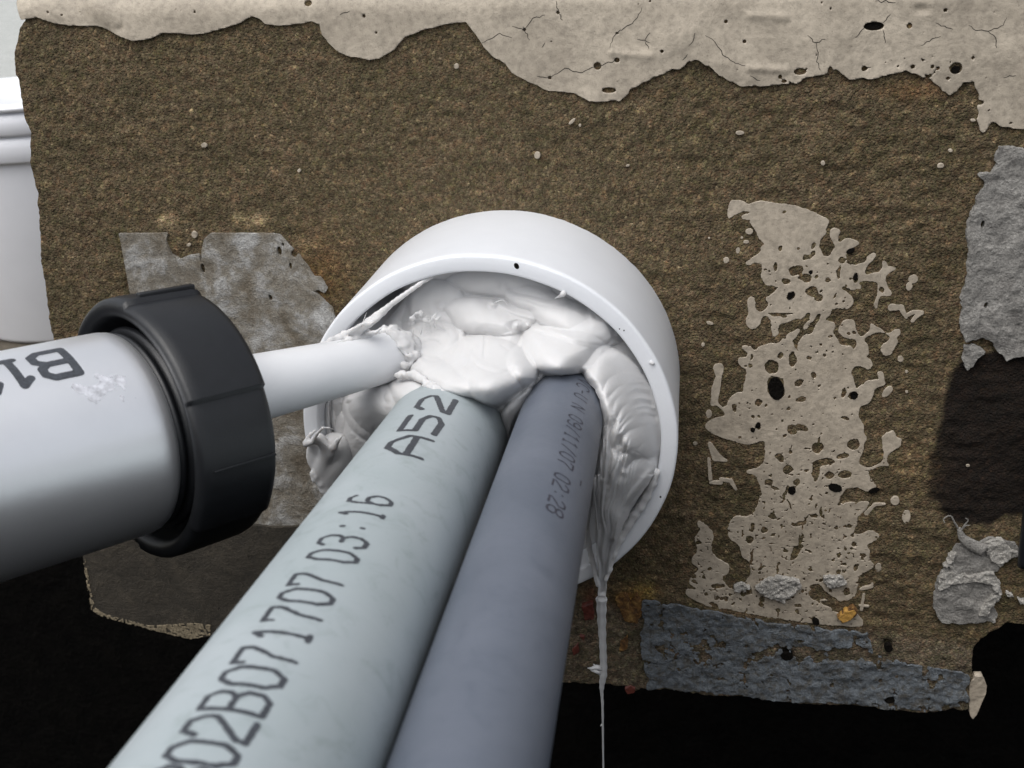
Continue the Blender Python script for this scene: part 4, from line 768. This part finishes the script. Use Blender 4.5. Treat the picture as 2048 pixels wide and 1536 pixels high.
# relax a little
for _ in range(1):
    acc = np.zeros_like(V); num = np.zeros(len(V))
    for a, b in ((0, 1), (1, 2), (2, 3), (3, 0)):
        np.add.at(acc, Fq[:, a], V[Fq[:, b]]); np.add.at(num, Fq[:, a], 1); np.add.at(acc, Fq[:, b], V[Fq[:, a]]); np.add.at(num, Fq[:, b], 1)
    V = V+.35*(acc/np.maximum(num, 1)[:, None]-V)
# hanging strand below the grid, gravity straight down from the same mass
zt = -63.0
top = W(1203, 1215, -52.3); Vs = V.tolist(); Fs = Fq.tolist()
# --- the packed mass itself: a folded skin modelled from control depths, creases and ribs
MASK = [(760, 672), (768, 645), (790, 622), (812, 592), (850, 552), (900, 530), (1000, 522), (1120, 545), (1220, 612), (1300, 710), (1335, 800), (1338, 900), (1316, 938), (1292, 975), (1268, 1010), (1252, 1040), (1238, 1072), (1225, 1110), (1215, 1150), (1211, 1195), (1196, 1195), (1196, 1150), (1192, 1080), (1188, 1010), (1184, 970),
        (1190, 930), (1200, 890), (1206, 850), (1200, 805), (1190, 778), (1173, 762), (1163, 746), (1150, 749), (1120, 751), (1092, 752), (1083, 757), (1076, 778), (1052, 812), (1032, 848), (1016, 884), (1008, 850), (1000, 828), (990, 820), (960, 811), (930, 800), (905, 799), (880, 792), (855, 787), (828, 792), (790, 840), (760, 900), (705, 985), (676, 970), (655, 935), (643, 885), (640, 800), (690, 790), (735, 770), (752, 740)]
CP = [(700, 640, -30), (780, 600, -40), (850, 560, -41), (970, 548, -41), (1090, 572, -41), (1200, 645, -44), (1290, 745, -47), (1330, 850, -47), (850, 640, -44), (950, 640, -47), (1050, 630, -48), (1130, 632, -49), (1195, 655, -51), (820, 690, -49), (870, 700, -51), (960, 700, -57), (1060, 690, -57), (1130, 700, -61), (1190, 700, -56),
      (760, 720, -50), (800, 745, -58), (850, 755, -69), (900, 772, -77), (960, 765, -79), (995, 800, -79), (1040, 745, -73), (1070, 752, -73), (1120, 732, -70), (1160, 730, -66), (1020, 850, -68), (1050, 800, -70), (750, 820, -60), (800, 790, -68), (700, 840, -50), (660, 860, -46), (680, 930, -46), (640, 960, -46), (760, 880, -56),
      (1190, 730, -61), (1240, 745, -57), (1208, 800, -69), (1260, 800, -63), (1308, 820, -56), (1220, 870, -72), (1272, 880, -68), (1312, 900, -56), (1195, 930, -73), (1250, 945, -70), (1300, 945, -58), (1190, 1000, -70), (1225, 1020, -67), (1260, 1020, -60), (1200, 1100, -61), (1215, 1150, -54), (1203, 1195, -52.6), (620, 800, -45), (1180, 1195, -52.6), (1350, 1000, -52)]
CPa = np.array(CP, float); Q = CPa[:, :2]/100; nq = len(Q)
def tps(r): return np.where(r > 0, r*r*np.log(r+1e-12), 0)
K = tps(np.linalg.norm(Q[:, None]-Q[None], axis=2))+.02*np.eye(nq); Pm = np.c_[np.ones(nq), Q]
sol = np.linalg.solve(np.block([[K, Pm], [Pm.T, np.zeros((3, 3))]]), np.r_[CPa[:, 2], 0, 0, 0])
CREASE = [ # polyline, depth mm, half width px
 ([(905, 664), (925, 671), (945, 672), (971, 668), (999, 667), (1025, 661), (1042, 665)], 1.3, 18), ([(1038, 650), (1044, 668), (1046, 700), (1059, 723), (1080, 748), (1086, 760)], 3.6, 22),
 ([(973, 609), (1007, 635), (1038, 661)], .9, 12), ([(1044, 666), (1076, 664), (1115, 674), (1150, 690), (1180, 698), (1205, 694), (1230, 670)], 2.2, 18), ([(982, 609), (1037, 630), (1076, 648), (1104, 654), (1136, 657), (1156, 648), (1179, 633)], 2.0, 30),
 ([(1012, 573), (1050, 590), (1083, 597), (1110, 593), (1130, 585)], 1.1, 16), ([(1029, 592), (1061, 607), (1093, 612), (1136, 616)], .8, 16), ([(1234, 662), (1215, 684), (1196, 696), (1177, 715), (1160, 738), (1156, 752)], 4.2, 24),
 ([(1086, 754), (1050, 776), (1012, 804), (990, 824)], 3.4, 14), ([(943, 719), (956, 734), (986, 745), (1012, 745), (1040, 731)], .5, 9), ([(994, 682), (1025, 704), (1050, 719)], .5, 8), ([(970, 668), (968, 690), (968, 716)], .8, 6),
 ([(949, 690), (936, 719), (928, 745)], 1.0, 20), ([(885, 612), (897, 634), (908, 655), (916, 672), (912, 697), (899, 715)], 1.5, 16), ([(820, 700), (848, 717), (873, 723), (901, 715)], .9, 12), ([(834, 681), (846, 688), (862, 682), (880, 690)], .6, 8), ([(828, 660), (854, 653), (880, 658), (896, 668)], .8, 8),
 ([(812, 585), (805, 638), (807, 672)], 1.3, 14), ([(811, 675), (825, 697), (828, 716), (834, 730)], 2.0, 12), ([(800, 757), (823, 752), (846, 764), (870, 776)], 3.0, 16), ([(830, 740), (870, 752), (905, 758), (940, 748)], .5, 14),
 ([(778, 770), (772, 792), (780, 812)], 1.2, 14), ([(694, 798), (700, 828), (718, 850), (745, 868), (760, 880)], 3.0, 16), ([(662, 795), (662, 843), (672, 872), (668, 895)], 2.2, 5), ([(680, 800), (690, 850), (688, 900), (700, 950)], 1.2, 14), ([(640, 860), (650, 900), (690, 960)], .8, 10),
 ([(1209, 790), (1212, 768), (1223, 752), (1248, 741), (1280, 744)], .9, 13), ([(1221, 800), (1228, 786), (1238, 771), (1259, 760), (1296, 764)], 1.3, 11), ([(1225, 822), (1232, 802), (1244, 787), (1269, 776), (1304, 784)], 1.0, 10), ([(1230, 842), (1240, 820), (1254, 806), (1275, 797), (1308, 803)], 1.5, 11), ([(1236, 855), (1250, 833), (1264, 820), (1286, 813), (1312, 818)], .9, 8),
 ([(1236, 872), (1248, 850), (1262, 838), (1284, 827), (1316, 834)], 1.3, 10), ([(1236, 902), (1242, 882), (1259, 864), (1286, 853), (1318, 852)], 2.2, 14), ([(1244, 948), (1256, 930), (1273, 918), (1290, 917), (1300, 930)], 1.8, 14),
 ([(1230, 835), (1222, 870), (1220, 920), (1215, 980)], 1.1, 12), ([(1312, 940), (1285, 972), (1262, 1000), (1246, 1025)], .9, 12)]
rs = np.random.RandomState(12)
for q in range(17):
    t = q/16; CREASE.append(([(1196+100*t+3*rs.randn(), 800+60*rs.rand()+85*t), (1192+82*t+3*rs.randn(), 905+25*rs.rand()), (1193+58*t+2*rs.randn(), 985), (1196+32*t, 1060), (1199+14*t, 1130), (1200+8*t, 1195)], .25+.35*rs.rand(), 4+2.5*rs.rand()))
RIDGE = [([(982, 606), (1037, 626), (1076, 645), (1115, 664), (1147, 679), (1179, 687), (1205, 685), (1222, 672)], .8, 6), ([(1060, 655), (1110, 669), (1160, 690), (1200, 700)], .5, 5), ([(1312, 930), (1285, 962), (1258, 992), (1238, 1030), (1224, 1075)], 1.0, 6), ([(1262, 990), (1240, 1025), (1225, 1070)], .6, 5), ([(1186, 960), (1192, 1030), (1197, 1110), (1201, 1180)], .8, 5), ([(1204, 960), (1206, 1060), (1205, 1150)], .5, 4),
 ([(943, 713), (958, 727), (986, 737), (1012, 737), (1036, 724)], .35, 5), ([(820, 742), (846, 756), (870, 770), (900, 786), (930, 796)], .8, 6), ([(900, 620), (912, 650), (923, 672)], .35, 6), ([(1075, 765), (1045, 790), (1015, 812)], .5, 5), ([(1062, 790), (1042, 820), (1022, 860)], .9, 5), ([(1306, 835), (1314, 870), (1310, 910)], .9, 7), ([(820, 590), (818, 650)], .4, 5)]
LOBES = [(866, 684, 66, 48, -10, 5.5), (968, 735, 104, 66, 6, 8.5), (986, 764, 68, 46, 12, 10.5), (1038, 735, 50, 40, 60, 9.0), (1128, 700, 96, 52, 4, 9.0), (1150, 642, 104, 36, 20, 6.0), (1203, 652, 46, 40, 40, 7.5), (1090, 608, 90, 30, 20, 4.5), (960, 632, 118, 38, 4, 5.0), (872, 610, 62, 56, 15, 3.8), (1000, 560, 120, 34, 2, 3.0),
         (895, 752, 92, 36, 22, 8.0), (1030, 825, 22, 74, 26, 6.5), (750, 822, 66, 62, 20, 9.0), (818, 795, 52, 44, 30, 7.5), (700, 900, 50, 90, 10, 4.0), (652, 900, 30, 90, 0, 3.5),
         (1222, 745, 62, 50, 20, 8.0), (1238, 800, 64, 96, -18, 8.5), (1262, 862, 62, 66, -22, 8.2), (1276, 885, 52, 44, -36, 7.6), (1205, 870, 32, 160, 3, 6.4), (1240, 960, 78, 105, 14, 6.6), (1226, 1010, 50, 120, 12, 6.0), (1203, 1100, 28, 130, 0, 5.0)]
def y_skin(px, py):
    P = np.stack([px, py], -1); b_ = np.zeros(len(px))
    for c in range(0, len(px), 20000):
        q = P[c:c+20000]/100; b_[c:c+20000] = tps(np.linalg.norm(q[:, None]-Q[None], axis=2))@sol[:nq]+sol[nq]+q@sol[nq+1:]
    wx = px+5*n2(px, py, 38, 401)+.7*n2(px, py, 12, 402); wy = py+5*n2(px, py, 38, 403)+.7*n2(px, py, 12, 404); Pw = np.stack([wx, wy], -1)
    cr = np.zeros(len(px)); fine = np.zeros(len(px))
    for pts, A, w in CREASE:
        if w >= 14: A, w = A*1.35, w*1.75
        elif w > 7: A, w = A*1.35, w*1.15
        else: A = A*1.25
        sp_ = spline(pts, max(8, 6*len(pts))); d = linesd(Pw, sp_); k = A*np.maximum(0, 1-d/w)**2
        e = np.minimum(np.hypot(*(Pw-sp_[0]).T), np.hypot(*(Pw-sp_[-1]).T)); k = k*np.clip(.25+e/14, 0, 1)
        if w < 7: fine += k
        else: cr = np.maximum(cr, k)+.15*np.minimum(cr, k)
    rd = np.zeros(len(px))
    for pts, A, w in RIDGE:
        sp_ = spline(pts, max(8, 6*len(pts))); rd = np.maximum(rd, A*np.exp(-(linesd(Pw, sp_)/w)**2))
    lob = np.zeros(len(px))
    for cx, cy, a, b2_, ang, h in LOBES:
        t = math.radians(ang); u = ((wx-cx)*math.cos(t)+(wy-cy)*math.sin(t))/a; v = (-(wx-cx)*math.sin(t)+(wy-cy)*math.cos(t))/b2_
        k = h*np.sqrt(np.maximum(0, 1-u*u-v*v)+1e-6); hh = np.clip(.5+.5*(k-lob)/.5, 0, 1); lob = lob*(1-hh)+k*hh+.5*hh*(1-hh)
    y = b_+4.5-lob+.8*cr+fine-rd+.06*n2(px, py, 17, 411)+.025*n2(px, py, 6, 412)+.25*n2(px, py, 60, 413)
    rough_ = pxgauss(px, py, 850, 650, 45, 26)+pxgauss(px, py, 720, 900, 60, 60)*.6
    y = y+rough_*(.35*np.abs(n2(px, py, 7, 421))+.2*n2(px, py, 3.5, 422))
    w3 = W(px, py, y); R = np.hypot(w3[:, 0], w3[:, 2]); inside = np.clip((955-py)/40, 0, 1)
    need = np.clip((R-42.5)/7.5, 0, 1.2)**2.2*inside
    return y+np.maximum(0, (-46.5-y))*need
STEP = 1.6; mx = np.arange(596, 1350, STEP); my = np.arange(-1200, -516, STEP)
MX, MY = np.meshgrid(mx, my, indexing='ij'); mp_ = np.array(MASK, float)
fl = polysd(np.stack([MX.ravel(), -MY.ravel()], -1), mp_)+1.3*n2(MX.ravel(), MY.ravel(), 14, 431)+.6*n2(MX.ravel(), MY.ravel(), 5, 432)
slit = -linesd(np.stack([MX.ravel(), -MY.ravel()], -1), np.array([(1190, 985), (1196, 1020), (1197, 1060)]), [1.2, 3.5, 1.0]); fl = np.minimum(fl, -slit)
V2, fc, bed = contour(fl.reshape(MX.shape), mx, my)
px_, py_ = V2[:, 0], -V2[:, 1]; ys = y_skin(px_, py_); de = polysd(np.stack([px_, py_], -1), mp_)
rnd = np.where(py_ > 950, 1.0, 3.4)*np.maximum(0, 1-np.maximum(de, 0)/np.where(py_ > 950, 7., 16.))**2
ys = ys+rnd; P3 = W(px_, py_, ys)
bv = sorted({v for e in bed for v in e}); mpd = {v: len(P3)+k for k, v in enumerate(bv)}
yb = np.where(py_[bv] > 940, ys[bv]+1.2, np.maximum(ys[bv]+1, -39.0)); B3 = P3[bv].copy(); B3[:, 1] = yb
fc = fc+[[e[1], e[0], mpd[e[0]], mpd[e[1]]] for e in bed]; P3 = np.r_[P3, B3]
f0 = fc[0]; n_ = np.cross(P3[f0[1]]-P3[f0[0]], P3[f0[2]]-P3[f0[0]])
if n_[1] > 0: fc = [list(reversed(q)) for q in fc]
b = len(Vs); Vs += P3.tolist(); Fs += [[i+b for i in q] for q in fc]
sp = spline([W(1203, 1196, -52.4), W(1203.5, 1245, -52), W(1206, 1300, -52), W(1207, 1345, -52), W(1203.5, 1375, -52), W(1205, 1410, -52), W(1206, 1480, -52), W(1207, 1560, -52), W(1208, 1700, -52)], 90)
wid = np.interp(np.linspace(0, 1, 90), [0, .1, .22, .33, .40, .48, .55, .7, 1], [11, 9, 7.2, 7.2, 7.6, 5, 3.0, 2.0, 1.2])*.152
wid = wid*(1+.08*np.sin(np.arange(90)*1.3))
for dx, kk, fl in ((0, 1.0, .8), (-.45, .55, 1.2), (.5, .5, 1.2)):
    v, f = tube_mesh(sp+np.array([dx, -.25*abs(dx), 0])*np.minimum(1, wid/.9)[:, None], wid*kk, 12, fl); b = len(Vs); Vs += v.tolist(); Fs += [[i+b for i in q] for q in f]
for L, r in (([(1203, 1336, -52), (1192, 1334, -52.3), (1183, 1337, -52.3), (1175, 1336, -52)], [.9, .75, .5, .15]), ([(1201, 1345, -52), (1190, 1341, -52.3), (1182, 1340, -52)], [.9, .7, .3]), ([(1192, 1335, -52), (1187, 1328, -52)], [.5, .15]), ([(1205, 1448, -52), (1201, 1452, -52)], [.35, .15])):
    v, f = tube_mesh(WP(L), r, 8); b = len(Vs); Vs += v.tolist(); Fs += [[i+b for i in q] for q in f]
# stray fibres of skin
for L, r in (([(724, 650), (733, 625)], .12), ([(870, 655), (868, 640), (862, 628)], .1), ([(826, 672), (828, 655)], .12), ([(842, 668), (845, 655)], .12), ([(990, 605), (1005, 600), (1015, 610)], .1), ([(1295, 985), (1300, 978)], .12)):
    P = spline(WP([(p[0], p[1], -50-4*k) for k, p in enumerate(L)]), 8); v, f = tube_mesh(P, np.linspace(r*1.6, r*.4, 8), 6); b = len(Vs); Vs += v.tolist(); Fs += [[i+b for i in q] for q in f]
seal = mesh_obj('sealant_mass', Vs, Fs, M_SEAL)
tag(seal, 'lumpy white sealant packed around the conduits inside the sleeve, with a long hanging strand', 'sealant')

# ------------------------------------------------------------------ far side: bucket, ground, pit
bc = CAMW+dir2w(ray(132, 636))*1150/1.0
gzv = bc[2]
bk = empty('plastic_bucket', bc, 'white plastic bucket with ribbed collar standing behind the left edge of the wall', 'bucket')
def lathe_v(name, c, prof, mat, parent, seg=128):
    th = np.linspace(0, 2*math.pi, seg, endpoint=False); V = np.concatenate([np.stack([c[0]+r*np.cos(th), c[1]+r*np.sin(th), np.full(seg, c[2]+z)], -1) for z, r in prof]); Fc = []
    for k in range(len(prof)-1):
        for i in range(seg): j = (i+1) % seg; Fc.append([k*seg+i, k*seg+j, (k+1)*seg+j, (k+1)*seg+i])
    return mesh_obj(name, V, Fc, mat, parent)
sc = 1150/F
def bz_at(py): # height of the bucket's near side seen at photo row py
    r = dir2w(ray(60, py)); t = (bc[1]-98*1.0-CAMW[1])/r[1]; return CAMW[2]+r[2]*t-gzv
zb = [bz_at(p) for p in (330, 300, 276, 250, 228, 219, 211)]
print('bucket z', zb, 'ground', gzv, 'cam', CAMW)
lathe_v('bucket_body', bc, [(0, .1), (0, 70), (1.5, 75), (5, 77.5), (zb[0]-1, 92), (zb[0], 92.2)], M_BUCKET, bk)
lathe_v('bucket_collar', bc, [(zb[0]-.5, 92), (zb[0]-.5, 97), (zb[0]+1, 98.5), (zb[1], 98.5), (zb[2]-4, 98), (zb[2]-2, 95.5), (zb[2], 95.5), (zb[2]+.3, 99.5), (zb[2]+2, 101), (zb[3], 101.5), (zb[4]-3, 100.5), (zb[4]-1, 97), (zb[4], 96.5)], M_BUCKET, bk)
lathe_v('bucket_lid', bc, [(zb[4], 96), (zb[4]+.5, 102), (zb[4]+2, 103.5), (zb[5], 104), (zb[6]-3, 103.5), (zb[6]-.8, 102), (zb[6], 99.5), (zb[6]-.6, 97), (zb[6]-5, 95), (zb[6]-6, .1)], M_BUCKET, bk)

def slab(name, x0, x1, y0, y1, z, mat, thick=None, nx=60, ny=60, amp=0, sc=40, kind='structure'):
    X, Y = np.meshgrid(np.linspace(x0, x1, nx), np.linspace(y0, y1, ny), indexing='ij'); Zz = z+amp*fbm2(X, Y, sc, 4, 7)
    V = np.stack([X, Y, Zz], -1).reshape(-1, 3).tolist(); Fc = [[i*ny+j, (i+1)*ny+j, (i+1)*ny+j+1, i*ny+j+1] for i in range(nx-1) for j in range(ny-1)]
    if thick:
        b = len(V); per = [i*ny for i in range(nx)]+[(nx-1)*ny+j for j in range(1, ny)]+[i*ny+ny-1 for i in range(nx-2, -1, -1)]+[j for j in range(ny-2, 0, -1)]
        V += [[V[p][0], V[p][1], z-thick] for p in per]; m_ = len(per); Fc += [[per[k], per[(k+1) % m_], b+(k+1) % m_, b+k] for k in range(m_)]
    o = mesh_obj(name, V, Fc, mat); tag(o, kind=kind); fix_normals(o); return o
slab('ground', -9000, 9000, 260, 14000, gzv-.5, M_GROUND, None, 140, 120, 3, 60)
slab('paving', -9000, 9000, bc[1]+130, 13900, gzv+4, M_PAVE, 12)
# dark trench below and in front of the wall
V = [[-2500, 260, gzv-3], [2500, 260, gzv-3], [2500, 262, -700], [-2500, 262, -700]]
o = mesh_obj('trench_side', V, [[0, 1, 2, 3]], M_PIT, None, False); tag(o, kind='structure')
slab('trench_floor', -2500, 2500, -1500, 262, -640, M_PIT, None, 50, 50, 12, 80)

# unseen bank added behind the camera to block low light from the wall foot
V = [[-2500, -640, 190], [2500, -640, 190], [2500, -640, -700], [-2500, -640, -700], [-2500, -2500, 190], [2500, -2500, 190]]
o = mesh_obj('light_block_bank', V, [[0, 1, 2, 3], [0, 4, 5, 1]], M_PIT, None, False); tag(o, kind='structure')

# black cable end at the right edge
P = spline(WP([(2090, 820, -9), (2072, 930, -9), (2058, 1030, -8), (2047, 1132, -7)]), 24); v, f = tube_mesh(P, [1.9]*24, 16)
o = mesh_obj('black_cable', v, f, M_BLACKP); tag(o, 'short black cable end hanging beside the grey mortar lump at the right edge', 'cable')
# curled fibres on the lower mortar lump
V_, F_ = [], []
for L, r in ((Cz([(350, 130), (325, 90), (300, 45), (265, 50), (245, 70), (255, 95)], 3.657, 1820, 1020), .22), (Cz([(375, 150), (400, 110), (425, 75), (405, 60)], 3.657, 1820, 1020), .25), (Cz([(380, 140), (410, 115), (440, 112)], 3.657, 1820, 1020), .2)):
    P = spline(WP([(p[0], p[1], -3-k*.4) for k, p in enumerate(L)]), 20); v, f = tube_mesh(P, np.linspace(r*1.6, r*.6, 20), 6); b = len(V_); V_ += v.tolist(); F_ += [[i+b for i in q] for q in f]
P = WP([(1918, 1055, -3), (1925, 1075, -3), (1945, 1090, -3.4), (1968, 1100, -3.4)]); v, f = tube_mesh(spline(P, 20), np.interp(np.linspace(0, 1, 20), [0, .5, 1], [.5, 1.8, 2.4]), 10, .5); b = len(V_); V_ += v.tolist(); F_ += [[i+b for i in q] for q in f]
mesh_obj('sealant_fibres', V_, F_, M_LUMP, wall)
